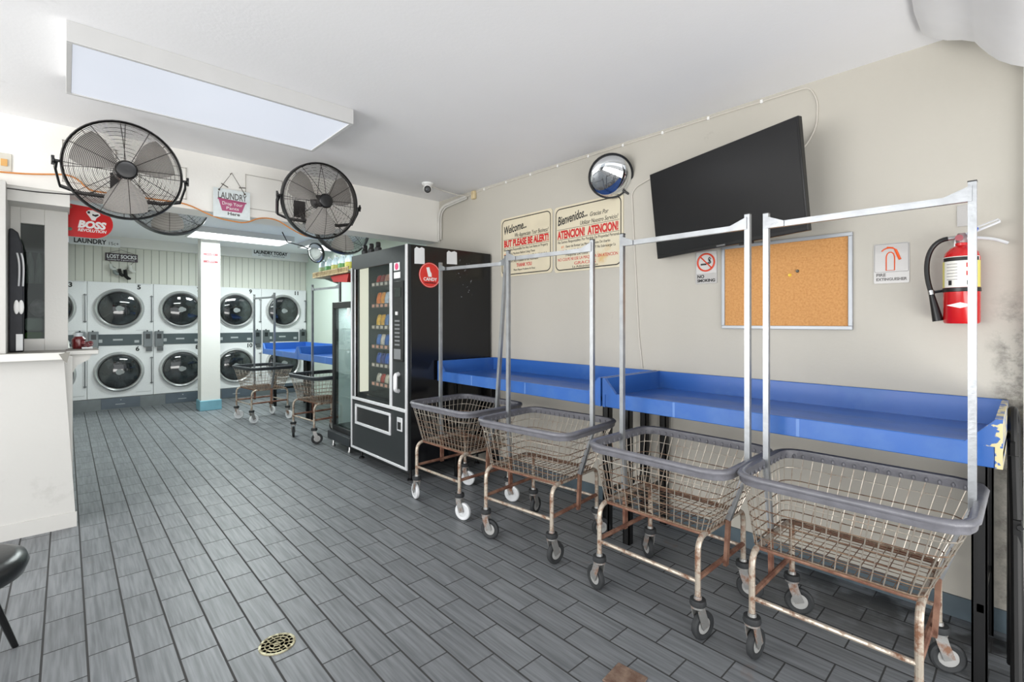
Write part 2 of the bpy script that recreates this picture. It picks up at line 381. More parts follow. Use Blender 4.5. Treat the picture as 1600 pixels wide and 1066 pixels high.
# ------------------------------------------------------------------ setting
XW = 3.10; ZC = 2.76
def corner_scuffs(m):
    n = m.node_tree.nodes; l = m.node_tree.links; b = n['Principled BSDF']
    src = b.inputs['Base Color'].links[0].from_socket
    geo = n.new('ShaderNodeNewGeometry'); sp = n.new('ShaderNodeSeparateXYZ'); l.new(geo.outputs['Position'], sp.inputs[0])
    def rng(sock, a, c):
        r = n.new('ShaderNodeMapRange'); r.inputs['From Min'].default_value = a; r.inputs['From Max'].default_value = c; l.new(sock, r.inputs['Value']); return r.outputs[0]
    no = n.new('ShaderNodeTexNoise'); no.inputs['Scale'].default_value = 9; no.inputs['Detail'].default_value = 10; no.inputs['Roughness'].default_value = 0.75; l.new(geo.outputs['Position'], no.inputs['Vector'])
    def mul(a, c):
        q = n.new('ShaderNodeMath'); q.operation = 'MULTIPLY'; l.new(a, q.inputs[0]); l.new(c, q.inputs[1]); return q.outputs[0]
    f = mul(mul(rng(sp.outputs['Y'], 0.15, 0.05), rng(sp.outputs['Z'], 1.62, 1.30)), rng(no.outputs['Fac'], 0.44, 0.66))
    mx = n.new('ShaderNodeMix'); mx.data_type = 'RGBA'; l.new(f, mx.inputs['Factor']); l.new(src, mx.inputs['A']); mx.inputs['B'].default_value = srgb(70, 68, 66)
    l.new(mx.outputs['Result'], b.inputs['Base Color'])
CEIL = wall_paint('white_ceiling_paint', (240, 240, 241), (150, 150, 150), 0.66, 0.85, 0.5, 1.6)
WALLR = wall_paint('cream_wall_paint', (187, 183, 173), (120, 114, 106), 0.67, 0.80, 0.6, 3.0)
corner_scuffs(WALLR)
BEAM = wall_paint('white_beam_paint', (246, 244, 238), (180, 175, 168), 0.66, 0.8, 0.6, 4.0)
WALLG = wall_paint('pale_green_wall_paint', (196, 207, 196), (150, 160, 150))
WALLB = wall_paint('booth_paint', (196, 195, 191), (150, 148, 142))
WALLW = wall_paint('off_white_wall_paint', (220, 219, 214), (160, 158, 150))
struct('floor', B((-4.0, 3.7, -0.35, 10.6, -0.08, 0.0)), tile_floor(), smooth=False)
struct('ceiling', B((-4.0, 3.7, -0.35, 10.6, ZC, ZC+0.1)), CEIL, smooth=False)
struct('wall_right', B((XW, XW+0.12, 0.02, 4.82, 0, ZC)), WALLR, smooth=False)
struct('wall_right_return', B((XW+0.12, 3.58, 4.70, 4.82, 0, ZC)), WALLG, smooth=False)
struct('wall_back_right', B((3.58, 3.7, 4.82, 10.6, 0, ZC)), WALLG, smooth=False)
struct('wall_back', B((-0.9, 3.58, 10.012, 10.1, 0, 2.62)), beadboard(), smooth=False)
struct('trim_back_header', B((0.03, 3.58, 9.90, 10.1, 2.60, ZC)), WALLW, smooth=False)
struct('wall_beam', B((-4.0, XW, 4.55, 4.82, 2.30, ZC)), BEAM, smooth=False)
struct('wall_left', B((-4.12, -4.0, -0.35, -0.1, 0, ZC), (-4.12, -4.0, 4.35, 10.6, 0, ZC), (-4.12, -4.0, -0.1, 4.35, 0, 0.2), (-4.12, -4.0, -0.1, 4.35, 2.65, ZC)), WALLW, smooth=False)  # unseen wall; its wide opening is added to let the side fill in
struct('wall_front_right', B((3.055, 3.35, -0.35, 0.019, 0, ZC)), WALLW, smooth=False)
struct('wall_front_left', B((-4.0, -3.4, -0.35, -0.2, 0, ZC)), WALLW, smooth=False)
struct('wall_front_header', B((-3.4, 3.055, -0.35, -0.25, 2.62, ZC)), WALLW, smooth=False)
struct('ground_outside', B((-9, 9, -9, -0.35, -0.2, -0.09), (-9, -4.12, -0.35, 6, -0.2, -0.09)), mat('dark_asphalt', (104, 104, 104), 0.85, var=0.08, scale=3), smooth=False)
struct('baseboard_right', B((XW-0.012, XW, 0.03, 3.6, 0, 0.10)), mat('teal_grey_baseboard', (84, 98, 106), 0.5, var=0.2, scale=6), smooth=False)
# booth: half wall with a counter, post beside it, recessed window, side wall
mb = MB(); mb.prism([(-4.0, 0), (0.052, 0), (-0.012, 1.185), (-4.0, 1.185)], 4.45, 4.56, 'xz')
struct('wall_booth_front', mb, WALLB, smooth=False)
struct('wall_booth_post', B((-4.0, -0.282, 4.44, 4.80, 1.185, 2.30)), WALLB, smooth=False)
struct('baseboard_booth', B((-4.0, 0.055, 4.44, 4.45, 0, 0.10)), WALLB, smooth=False)
struct('trim_booth_corner', B((-0.02, 0.035, 4.56, 4.66, 0.0, 1.16)), WALLW, smooth=False, bevel=0.006)
struct('wall_booth_side', B((-0.10, 0.03, 4.95, 9.87, 0, 1.12), (-0.10, -0.025, 4.95, 9.87, 1.12, ZC), (-0.10, -0.022, 9.0, 9.87, 1.12, ZC)), WALLW, smooth=False)
struct('trim_booth_lintel', B((-0.30, 0.02, 4.56, 4.95, 2.20, 2.30)), WALLW, smooth=False)
struct('wall_booth_back', B((-1.6, -0.10, 6.4, 6.5, 0, ZC)), mat('booth_grey_green_paint', (140, 148, 140), 0.7), smooth=False)
wf = B((-0.282, -0.232, 4.78, 4.84, 1.185, 2.20), (-0.112, 0.012, 4.78, 4.84, 1.185, 2.20), (-0.232, -0.112, 4.78, 4.84, 2.09, 2.20),
       (-0.232, -0.112, 4.78, 4.84, 1.185, 1.28), (-0.02, 0.006, 4.84, 4.95, 1.185, 2.14)).build('window_1', WALLW, bevel=0.003)
wf['kind'] = 'structure'
wp = B((-0.232, -0.112, 4.81, 4.815, 1.28, 2.09)).build('pane', glass('booth_window_glass', (214, 222, 218), 0.03, 0.03, 0.15), wf)
# column
pc = struct('wall_column', B((1.55, 1.81, 8.82, 9.08, 0, ZC)), WALLW, smooth=False)
struct('trim_column_foot', B((1.53, 1.83, 8.80, 9.10, 0, 0.16)), mat('teal_column_foot', (112, 160, 176), 0.5, var=0.1), smooth=False, bevel=0.008)
# faint access panels let into the beam
for i, (x0, x1, z0, z1) in enumerate(((-0.02, 0.27, 2.37, 2.66), (0.40, 0.70, 2.37, 2.62), (1.12, 1.42, 2.37, 2.66))):
    m_ = MB()
    for a in ((x0, x1, 4.546, 4.551, z0, z0+0.005), (x0, x1, 4.546, 4.551, z1-0.005, z1), (x0, x0+0.005, 4.546, 4.551, z0, z1), (x1-0.005, x1, 4.546, 4.551, z0, z1)): m_.box(*a)
    struct('trim_%d' % (i+1), m_, mat('panel_gap', (186, 182, 174), 0.7), smooth=False)

# rolled-up white canvas over the shopfront, seen end-on at top right
prof = [(.30, ZC), (.343, 2.745), (.335, 2.725), (.296, 2.692), (.253, 2.664), (.205, 2.645), (.164, 2.62), (.15, 2.595), (.12, 2.547), (.091, 2.51), (.053, 2.477), (.019, 2.455),
        (-.06, 2.44), (-.14, 2.46), (-.19, 2.52), (-.20, 2.62), (-.20, ZC)]
m_ = MB(); xs = [-3.0+i*0.1967 for i in range(31)]
for i, x in enumerate(xs):
    for y, z in prof:
        k = 0.012*math.sin(i*1.3)*(0 if z > 2.75 or i > 28 else 1)
        m_.v.append((x, y+k, z-k*0.6))
n_ = len(prof)
for i in range(len(xs)-1):
    for k in range(n_): m_.f.append((i*n_+k, i*n_+(k+1) % n_, (i+1)*n_+(k+1) % n_, (i+1)*n_+k))
m_.f += [tuple(range(n_)), tuple(len(m_.v)-n_+k for k in range(n_))]; m_.mi = [0]*len(m_.f)
o = m_.build('rolled_canvas', mat('white_canvas', (243, 243, 243), 0.8, var=0.02), angle=60)
tag(o, 'rolled white canvas curtain hanging under the ceiling at the top right corner', 'curtain')

# ------------------------------------------------------------------ ceiling lamps
def ceiling_lamp(loc, wx, wy, h, label, strength, rgb):
    t = thing('ceiling_lamp', label, 'lamp', loc)
    hx, hy = wx/2, wy/2; e = 0.022
    B((-hx, hx, -hy, -hy+e, -h, 0), (-hx, hx, hy-e, hy, -h, 0), (-hx, -hx+e, -hy+e, hy-e, -h, 0), (hx-e, hx, -hy+e, hy-e, -h, 0), (-hx+e, hx-e, -hy+e, hy-e, -0.008, 0)).build('frame', mat('lamp_frame_enamel', (204, 204, 203), 0.4, var=0.02), t, bevel=0.002)
    B((-hx+e, hx-e, -hy+e, hy-e, -h+0.006, -h+0.012)).build('diffuser', emit('lit_diffuser_%d' % int(strength*10), rgb, strength), t)
ceiling_lamp((0.675, 3.29, ZC), 1.35, 0.69, 0.095, 'large white rectangular ceiling lamp at upper left above the wall fans', 0.90, (232, 238, 250))
ceiling_lamp((2.0, 8.35, ZC), 1.36, 0.70, 0.08, 'lit ceiling lamp in the back room above the dryers, partly behind the beam', 2.2, (250, 255, 255))
ceiling_lamp((3.25, 8.35, ZC), 0.6, 0.62, 0.08, 'small piece of a second lit lamp beside the hanging mirror', 2.2, (250, 255, 255))

ceiling_lamp((1.5, 6.2, ZC), 1.36, 0.70, 0.08, 'added unseen ceiling lamp just behind the beam, lighting the back room', 2.2, (250, 255, 255))  # extra fixture, out of view, added to brighten the back room

# ------------------------------------------------------------------ dryers
def make_dryer():
    t = thing('tumble_dryer', '', 'dryer')
    enamel = mat('speckled_grey_enamel', (222, 223, 224), 0.35, var=0.03, scale=60)
    W_ = 0.83
    B((0.002, W_-0.002, 0.0, 0.06, 0.19, 2.03), (0.004, W_-0.004, 0.045, 0.06, 0.0, 0.19)).build('body', enamel, t, bevel=0.004)
    gm = MB()
    for zc in (0.13, 1.14):
        gm.box(0.60, 0.80, -0.004, 0.0, zc+0.88-0.003, zc+0.88); gm.box(0.60, 0.80, -0.004, 0.0, zc+0.12, zc+0.123)
    gm.build('panel_seam', mat('seam_grey', (150, 152, 154), 0.5), t)
    for zc in (0.598, 1.612):
        ring = MB(); ring.lathe([(0.262, 0.0), (0.268, -0.04), (0.29, -0.055), (0.312, -0.04), (0.322, -0.008), (0.322, 0.0)], (0.39, 0, zc), 'y', 56, False)
        d = ring.build('door', mat('bright_door_ring', (208, 208, 208), 0.25, 0.7, var=0.05), t, angle=50)
        g = MB(); g.lathe([(0.264, -0.03), (0.25, -0.036)], (0.39, 0, zc), 'y', 56, False)
        g.build('gasket', BLACK, d)
        g = MB(); g.lathe([(0.252, -0.034), (0.22, -0.046), (0.15, -0.060), (0.08, -0.068), (0.001, -0.070)], (0.39, 0, zc), 'y', 56, False)
        gl_, n, l, b = (MC.get('dryer_glass'), None, None, None)
        if not gl_:
            gl_, n, l, b = new_mat('dryer_glass'); b.inputs['Base Color'].default_value = srgb(30, 34, 36); b.inputs['Roughness'].default_value = 0.04
            b.inputs['Specular IOR Level'].default_value = 0.9
            tc = n.new('ShaderNodeTexCoord'); no = n.new('ShaderNodeTexNoise'); no.inputs['Scale'].default_value = 5; l.new(tc.outputs['Object'], no.inputs['Vector'])
            cr = n.new('ShaderNodeValToRGB'); cr.color_ramp.elements[0].position = 0.4; cr.color_ramp.elements[0].color = srgb(20, 23, 25)
            cr.color_ramp.elements[1].position = 0.7; cr.color_ramp.elements[1].color = srgb(58, 64, 66); l.new(no.outputs['Fac'], cr.inputs['Fac']); l.new(cr.outputs['Color'], b.inputs['Base Color'])
            MC['dryer_glass'] = gl_
        g.build('glass', gl_, d, angle=80)
        g = MB(); g.lathe([(0.045, -0.071), (0.045, -0.073), (0.036, -0.073), (0.036, -0.071)], (0.385, 0, zc), 'y', 20)
        g.lathe([(0.030, -0.071), (0.030, -0.073), (0.022, -0.073), (0.022, -0.071)], (0.42, 0, zc), 'y', 16)
        g.build('emblem', mat('pale_emblem', (140, 144, 144), 0.4), d)
        h = MB(); h.tube([(0.805, -0.012, zc-0.22), (0.805, -0.022, zc-0.2), (0.805, -0.022, zc+0.2), (0.805, -0.012, zc+0.22)], 0.007, 8)
        h.box(0.785, 0.825, -0.016, 0, zc+0.2, zc+0.215); h.box(0.785, 0.825, -0.016, 0, zc-0.215, zc-0.2)
        h.build('hinge', mat('hinge_grey', (120, 122, 124), 0.4, 0.5), d)
    B((0.085, 0.675, -0.010, 0, 1.02, 1.20)).build('control_panel', mat('slate_control_panel', (70, 80, 84), 0.45), t, bevel=0.003)
    B((0.31, 0.43, -0.012, -0.010, 1.10, 1.125), (0.12, 0.18, -0.012, -0.01, 1.07, 1.12), (0.58, 0.64, -0.012, -0.01, 1.06, 1.10)).build('panel_badge', mat('pale_badge', (170, 174, 176), 0.4), t)
    for x0 in (0.0, 0.68):
        c = B((x0+0.015, x0+0.135, -0.035, 0, 0.985, 1.245)).build('coin_box', mat('coin_box_grey', (104, 110, 112), 0.35, 0.5, var=0.1), t, bevel=0.006)
        B((x0+0.045, x0+0.105, -0.038, -0.035, 1.12, 1.20), (x0+0.055, x0+0.075, -0.044, -0.035, 1.24, 1.262)).build('coin_slot', mat('coin_slot_dark', (40, 44, 46), 0.3, 0.4), c)
        B((x0+0.05, x0+0.13, -0.036, 0, 0.915, 0.975)).build('lock_plate', mat('lock_plate_grey', (90, 94, 96), 0.4, 0.4), c)
    B((0.0, 0.83, -0.004, 0.03, 0.0, 0.185)).build('kick_plate', mat('grey_kick_plate', (112, 118, 120), 0.4, 0.3, var=0.1), t)
    k = B((0.165, 0.655, -0.010, -0.004, 0.015, 0.182)).build('lint_drawer', mat('slate_lint_drawer', (82, 92, 102), 0.35, var=0.08), t, bevel=0.003)
    B((0.34, 0.46, -0.014, -0.010, 0.075, 0.085), (0.40, 0.415, -0.016, -0.010, 0.14, 0.155)).build('drawer_handle', mat('pale_badge', (0, 0, 0)), k)
    return t
dry = make_dryer()
nums = [('3', '4'), ('5', '6'), ('7', '8'), ('9', '10'), ('11', '12')]
dl = ['stacked grey dryer marked 3 at the far left, half hidden by the counter booth',
      'stacked grey dryer marked 5 under the lost socks sign',
      'stacked grey dryer just left of the white column, no number showing',
      'stacked grey dryer marked 9 right of the white column',
      'stacked grey dryer marked 11 and 12 at the right end, behind the carts']
for i in range(5):
    t = dry if i == 0 else copy_tree(dry)
    t.location = (-0.59+0.83*i, 9.95, 0)
    tag(t, dl[i], 'dryer', 'stacked tumble dryers along the back wall')
for i, t in enumerate([o for o in col.objects if o.name.startswith('tumble_dryer') and o.parent is None]):
    k = round((t.location.x+0.59)/0.83)
    for j, (z, x) in enumerate(((1.935, 0.64), (0.925, 0.62))):
        s_ = nums[k][j]; wd = 0.055*len(s_)
        p = B((x-wd/2, x+wd/2, -0.003, 0, z-0.01, z+0.085)).build('number_plate', PAPER, t)
        text(s_, 0.10, BLKP, p, x, -0.0035, z, 'numeral', 'CENTER', bold=0.004)
for x, wd, lb in ((0.445, 0.07, None),): pass

# ------------------------------------------------------------------ wall and beam signs
def board(name, label, cat, loc, rz, wd, h, m, r=0.0, thick=0.006, frame=None):
    t = thing(name, label, cat, loc, rz)
    mb = MB()
    if r:
        poly = []
        for cx_, cz_, a0 in ((wd-r, r, -90), (wd-r, h-r, 0), (r, h-r, 90), (r, r, 180)):
            for k in range(6): a = math.radians(a0+k*18); poly.append((cx_+r*math.cos(a), cz_+r*math.sin(a)))
        mb.prism(poly, -thick, 0, 'xz')
    else: mb.box(0, wd, -thick, 0, 0, h)
    mb.build('panel', m, t, angle=30)
    return t
def round_border(t, x0, x1, z0, z1, r, y, th, m, name='border'):
    pts = []
    for cx_, cz_, a0 in ((x1-r, z0+r, -90), (x1-r, z1-r, 0), (x0+r, z1-r, 90), (x0+r, z0+r, 180)):
        for k in range(6): a = math.radians(a0+k*18); pts.append((cx_+r*math.cos(a), y, cz_+r*math.sin(a)))
    mb = MB(); mb.tube(pts, th, 4, closed=True, flat=(th, 0.0006) if False else None)
    return mb.build(name, m, t)

stained = two_tone('stained_cream_board', (214, 205, 180), (206, 172, 110), 0.60, 0.74, 3.2, 0.5, 0.6, bump=0.0)
# Welcome sign
t = board('welcome_sign', 'cream welcome sign with red BUT PLEASE BE ALERT line, left of the two rule boards', 'sign', (XW-0.001, 3.49, 1.83), RW, 0.67, 0.56, CREAM, 0.03)
round_border(t, 0.02, 0.65, 0.02, 0.54, 0.045, -0.007, 0.004, BLKP)
text('Welcome...', 0.105, BLKP, t, 0.04, -0.0065, 0.405, 'script_lettering', shear=0.35, width=0.30, tilt=0.10, bold=0.002)
text('We Appreciate Your Business!', 0.055, BLKP, t, 0.19, -0.0065, 0.365, 'script_lettering', shear=0.3, width=0.43)
B((0.035, 0.635, -0.0066, -0.006, 0.352, 0.355), (0.035, 0.635, -0.0066, -0.006, 0.272, 0.275)).build('rule', BLKP, t)
text('BUT PLEASE BE ALERT!', 0.085, REDP, t, 0.045, -0.0065, 0.286, 'red_lettering', width=0.58, bold=0.004)
text('We are Not Responsible For Any Lost Items or Property', 0.034, BLKP, t, 0.04, -0.0065, 0.243, width=0.58)
for i, s_ in enumerate(('Check Machines Before Using Them', 'Do Not Overload Washers or Leave Clothes Unattended', 'Report Any Problem to the Attendant')):
    text(s_, 0.030, BLKP, t, 0.10, -0.0065, 0.205-i*0.036, width=(0.36, 0.50, 0.40)[i])
    text('#%d' % (i+1), 0.030, mat('orange_print', (220, 120, 60), 0.5), t, 0.045, -0.0065, 0.205-i*0.036, 'number_lettering')
text('THANK YOU', 0.045, REDP, t, 0.22, -0.0065, 0.085, 'red_lettering', width=0.20, bold=0.001)
text('Please Report Problems At Once', 0.026, BLKP, t, 0.18, -0.0065, 0.05, width=0.28)
t = board('bienvenidos_sign', 'cream Bienvenidos sign with red ATENCION line and a yellow stain, below the round mirror', 'sign', (XW-0.001, 2.795, 1.82), RW, 0.70, 0.56, stained, 0.03)
round_border(t, 0.02, 0.68, 0.02, 0.54, 0.045, -0.007, 0.004, BLKP)
text('Bienvenidos...', 0.105, BLKP, t, 0.04, -0.0065, 0.40, 'script_lettering', shear=0.35, width=0.32, tilt=0.12, bold=0.002)
text('Gracias Por', 0.05, BLKP, t, 0.38, -0.0065, 0.43, 'script_lettering', shear=0.3, width=0.18)
text('Utilizar Nuestro Servicio!', 0.05, BLKP, t, 0.28, -0.0065, 0.375, 'script_lettering', shear=0.3, width=0.37)
B((0.035, 0.665, -0.0066, -0.006, 0.362, 0.365), (0.035, 0.665, -0.0066, -0.006, 0.275, 0.278)).build('rule', BLKP, t)
text('ATENCION!  ATENCION!', 0.092, REDP, t, 0.04, -0.0065, 0.287, 'red_lettering', width=0.62, bold=0.004)
text('No Somos Responsables Por Perdida De Propiedad Personal', 0.034, BLKP, t, 0.04, -0.0065, 0.245, width=0.62)
for i, s_ in enumerate(('Favor de Revisar Las Maquinas Antes De Usarlas', 'Favor de No Dejar La Ropa Sola Y No Sobrecargar La', 'Maquina De Lavar')):
    text(s_, 0.030, BLKP, t, 0.13, -0.0065, 0.205-i*0.036, width=(0.45, 0.50, 0.24)[i])
for i in range(2): text('#%d' % (i+1), 0.030, mat('orange_print', (220, 120, 60), 0.5), t, 0.08, -0.0065, 0.205-i*0.036, 'number_lettering')
text('NO CULPE NI USE LA MAQUINA SIN ATENCION', 0.036, REDP, t, 0.04, -0.0065, 0.095, 'red_lettering', width=0.61)
text('GRACIAS', 0.036, REDP, t, 0.22, -0.0065, 0.055, 'red_lettering', width=0.22)
text('La Administracion', 0.026, BLKP, t, 0.20, -0.0065, 0.03, width=0.26)
# no smoking
clear = mat('clear_acrylic_grey', (176, 174, 171), 0.2, var=0.02)
t = board('no_smoking_sign', 'small no smoking sign with a red crossed circle under the television', 'sign', (XW-0.001, 1.525, 1.652), RW, 0.145, 0.215, clear, 0.008, 0.004)
B((0.006, 0.139, -0.0046, -0.004, 0.068, 0.209)).build('pictogram_field', mat('light_grey_field', (198, 197, 194), 0.5), t)
mb = MB(); pts = [(0.072+0.056*math.cos(a*PI/16), -0.0055, 0.14+0.056*math.sin(a*PI/16)) for a in range(32)]
mb.tube(pts, 0.006, 6, closed=True); mb.tube([(0.033, -0.0055, 0.18), (0.111, -0.0055, 0.10)], 0.0045, 6); mb.build('prohibition_ring', mat('orange_red_print', (214, 72, 44), 0.5), t)
mb = MB(); mb.box(0.036, 0.075, -0.006, -0.0046, 0.122, 0.133); mb.tube(bez((0.082, -0.005, 0.135), (0.115, -0.005, 0.14), (0.07, -0.005, 0.16), (0.10, -0.005, 0.172)), 0.003, 5)
mb.tube(bez((0.090, -0.005, 0.13), (0.125, -0.005, 0.14), (0.08, -0.005, 0.15), (0.105, -0.005, 0.165)), 0.003, 5); mb.build('cigarette', BLKP, t)
text('NO', 0.03, BLKP, t, 0.012, -0.0045, 0.038, bold=0.001); text('SMOKING', 0.026, BLKP, t, 0.012, -0.0045, 0.012, width=0.12, bold=0.001)
# fire extinguisher sign
t = board('fire_extinguisher_sign', 'clear square fire extinguisher sign with an orange pictogram right of the cork board', 'sign', (XW-0.001, 0.555, 1.598), RW, 0.145, 0.205, clear, 0.008, 0.004)
round_border(t, 0.004, 0.141, 0.058, 0.201, 0.006, -0.0045, 0.0009, mat('edge_grey', (150, 150, 148), 0.4), 'inner_edge')
mb = MB(); mb.tube([(0.052, -0.005, 0.066), (0.052, -0.005, 0.135), (0.056, -0.005, 0.15), (0.064, -0.005, 0.158), (0.074, -0.005, 0.158), (0.082, -0.005, 0.15), (0.086, -0.005, 0.135), (0.086, -0.005, 0.066)], 0.0026, 4, closed=True)
mb.tube(bez((0.034, -0.005, 0.165), (0.045, -0.005, 0.185), (0.08, -0.005, 0.185), (0.092, -0.005, 0.168)), 0.003, 5); mb.tube([(0.055, -0.005, 0.185), (0.082, -0.005, 0.18)], 0.003, 5)
mb.tube([(0.090, -0.005, 0.17), (0.108, -0.005, 0.118)], 0.0065, 6); mb.build('pictogram', mat('orange_print_bright', (232, 92, 36), 0.5), t)
text('FIRE', 0.022, GRYP, t, 0.01, -0.0045, 0.036, bold=0.0006); text('EXTINGUISHER', 0.02, GRYP, t, 0.01, -0.0045, 0.014, width=0.125, bold=0.0006)
# cork board
t = thing('cork_board', 'cork notice board in an aluminium frame between the table and the television', 'notice board', (XW-0.001, 1.345, 1.357), RW)
cork = two_tone('cork', (204, 152, 94), (186, 130, 76), 0.40, 0.66, 90, 0.85, 0.95, bump=0.4)
B((0.02, 0.68, -0.012, 0, 0.02, 0.505)).build('cork_panel', cork, t)
al = mat('aluminium_frame', (160, 164, 168), 0.4, 0.4, var=0.03)
B((0, 0.70, -0.02, 0, 0, 0.02), (0, 0.70, -0.02, 0, 0.505, 0.525), (0, 0.02, -0.02, 0, 0.02, 0.505), (0.68, 0.70, -0.02, 0, 0.02, 0.505)).build('frame', al, t, bevel=0.002)
for (x, z, c, lb) in ((0.395, 0.315, (226, 190, 40), 'yellow push pin in the middle of the cork board'), (0.435, 0.335, (70, 66, 50), 'dark push pin in the middle of the cork board')):
    mb = MB(); mb.lathe([(0.009, 0.0), (0.009, -0.003), (0.004, -0.006), (0.006, -0.012), (0.006, -0.014)], (0, 0, 0), 'y', 14)
    o = mb.build('push_pin', mat('pin_%d' % c[0], c, 0.4)); put(o, (XW-0.013, 1.345-x, 1.357+z), RW); tag(o, lb, 'pin')

# hanging laundry sign on the beam
t = thing('hanging_sign', 'white hanging laundry sign with a pink basket, on the beam between the two front fans', 'sign', (0.875, 4.50, 2.257), 0)
B((0, 0.268, -0.004, 0.004, 0, 0.236)).build('panel', mat('pale_blue_white_board', (222, 230, 230), 0.5, var=0.05, scale=30), t)
text('LAUNDRY', 0.075, GRYP, t, 0.03, -0.0045, 0.155, width=0.21, bold=0.001)
mb = MB(); mb.prism([(0.035, 0.15), (0.235, 0.14), (0.205, 0.055), (0.062, 0.055)], -0.0055, -0.004, 'xz'); mb.tube([(0.03, -0.006, 0.15), (0.24, -0.006, 0.14)], 0.006, 6); mb.build('pink_basket', mat('pink_print', (176, 84, 122), 0.5), t)
text('Drop Your', 0.038, WHTP, t, 0.06, -0.0060, 0.105, width=0.15); text('Pants', 0.034, WHTP, t, 0.09, -0.0060, 0.07, width=0.09); text('Here', 0.034, GRYP, t, 0.10, -0.0045, 0.025, width=0.09, bold=0.001)
mb = MB(); mb.tube([(0.04, -0.006, 0.222), (0.132, -0.004, 0.375), (0.228, -0.006, 0.216)], 0.003, 6); mb.ball((0.04, -0.006, 0.222), 0.008); mb.ball((0.228, -0.006, 0.216), 0.008)
mb.tube([(0.055, -0.006, 0.275), (0.105, -0.006, 0.25)], 0.004, 6); mb.tube([(0.185, -0.006, 0.262), (0.235, -0.006, 0.27)], 0.004, 6); mb.tube([(0.132, -0.004, 0.375), (0.132, 0.05, 0.378)], 0.003, 6)
mb.build('string', mat('brown_string', (84, 78, 70), 0.8), t)

# red sign at the booth
t = thing('red_sign', 'bright red sign with white fist and BOSS lettering, rounded on its right', 'sign', (0.0, 4.88, 2.04), 0)
poly = [(0, 0), (0.15, 0)]+[(0.15+0.12*math.cos(math.radians(a)), 0.116+0.116*math.sin(math.radians(a))) for a in range(-80, 81, 10)]+[(0.15, 0.232), (0, 0.245)]
mb = MB(); mb.prism(poly, -0.004, 0.004, 'xz'); mb.build('panel', mat('glossy_red_board', (206, 20, 22), 0.3, var=0.06, scale=5), t)
text('BOSS', 0.072, WHTP, t, 0.065, -0.0045, 0.075, shear=0.2, width=0.165, bold=0.004); text('REVOLUTION', 0.03, WHTP, t, 0.065, -0.0045, 0.045, shear=0.2, width=0.165, bold=0.001)
mb = MB(); mb.prism([(0.145, 0.135), (0.165, 0.135), (0.172, 0.155), (0.195, 0.18), (0.19, 0.195), (0.165, 0.205), (0.15, 0.213), (0.125, 0.21), (0.112, 0.195), (0.118, 0.18), (0.132, 0.16)], -0.0055, -0.004, 'xz'); mb.build('fist_emblem', WHTP, t)
mb = MB(); mb.prism([(0.148, 0.172), (0.168, 0.165), (0.186, 0.178), (0.182, 0.186), (0.16, 0.18), (0.148, 0.186)], -0.0062, -0.0055, 'xz'); mb.box(0.12, 0.135, -0.0062, -0.0055, 0.185, 0.202); mb.build('fist_shading', BLKP, t)
for x, z, c in ((0.022, 0.222, (150, 80, 50)), (0.022, 0.055, (96, 120, 100))):
    mb = MB(); mb.lathe([(0.013, -0.004), (0.013, -0.008), (0.006, -0.010)], (x, 0, z), 'y', 14); mb.build('fixing_disc', mat('disc_%d' % c[0], c, 0.4), t)
# signs on the back header
t = board('laundry_room_sign', 'white laundry sign on the back header, mostly hidden behind the red sign', 'sign', (0.035, 9.899, 2.585), 0, 0.60, 0.13, PAPER)
text('LAUNDRY', 0.10, BLKP, t, 0.05, -0.007, 0.03, width=0.38, bold=0.003); text('15c+', 0.07, BLKP, t, 0.45, -0.007, 0.03, width=0.12)
t = board('laundry_today_sign', 'white LAUNDRY TODAY sign on the back header near the hanging mirror', 'sign', (2.55, 9.899, 2.63), 0, 0.68, 0.125, PAPER)
text('LAUNDRY TODAY', 0.085, BLKP, t, 0.03, -0.007, 0.058, width=0.60, bold=0.004); text('or Naked Tomorrow', 0.055, GRYP, t, 0.10, -0.007, 0.015, shear=0.3, width=0.48)
# LOST SOCKS with its string
t = thing('lost_socks_sign', 'small dark LOST SOCKS sign hanging on the panelling above dryer 5', 'sign', (0.455, 9.985, 2.375), 0)
B((0, 0.41, -0.012, 0, 0, 0.125)).build('panel', mat('plum_black_board', (58, 46, 54), 0.5), t)
text('LOST SOCKS', 0.08, PAPER, t, 0.02, -0.0125, 0.048, width=0.37, bold=0.002); text('looking for a good mate', 0.03, PAPER, t, 0.03, -0.0125, 0.015, width=0.34)
mb = MB(); mb.tube([(0.03, -0.01, 0.12), (0.2, -0.006, 0.185), (0.38, -0.01, 0.12)], 0.003, 5)
mb.tube([(0.04, -0.012, 0.005), (0.12, -0.012, -0.12), (0.19, -0.012, -0.16), (0.27, -0.012, -0.12), (0.36, -0.012, 0.005)], 0.003, 5); mb.build('string', mat('brown_string', (0, 0, 0)), t)
def sock(loc, c, lb, s_=1.0, a=0.0):
    mb = MB(); mb.tube([(0, -0.02, 0.0), (0.004, -0.022, -0.05*s_), (0.012, -0.024, -0.09*s_), (0.04, -0.026, -0.115*s_), (0.075, -0.024, -0.118*s_)], [0.022, 0.024, 0.027, 0.026, 0.012], 10)
    o = mb.build('sock', mat('sock_cloth_%d' % c[0], c, 0.9, bump=0.3)); o.location = loc; o.rotation_euler = (0, a, 0); tag(o, lb, 'sock', 'odd socks pinned under the sign'); return o
sock((0.52, 9.965, 2.32), (196, 198, 194), 'white sock hanging highest at the left under the lost socks sign', 0.7)
sock((0.56, 9.965, 2.27), (128, 134, 132), 'grey sock hanging on the string under the lost socks sign', 0.9)
sock((0.63, 9.965, 2.25), (24, 22, 22), 'black sock hanging left of the larger black one under the lost socks sign', 0.9)
sock((0.70, 9.965, 2.24), (14, 13, 13), 'larger black sock hanging lowest under the lost socks sign', 1.2)
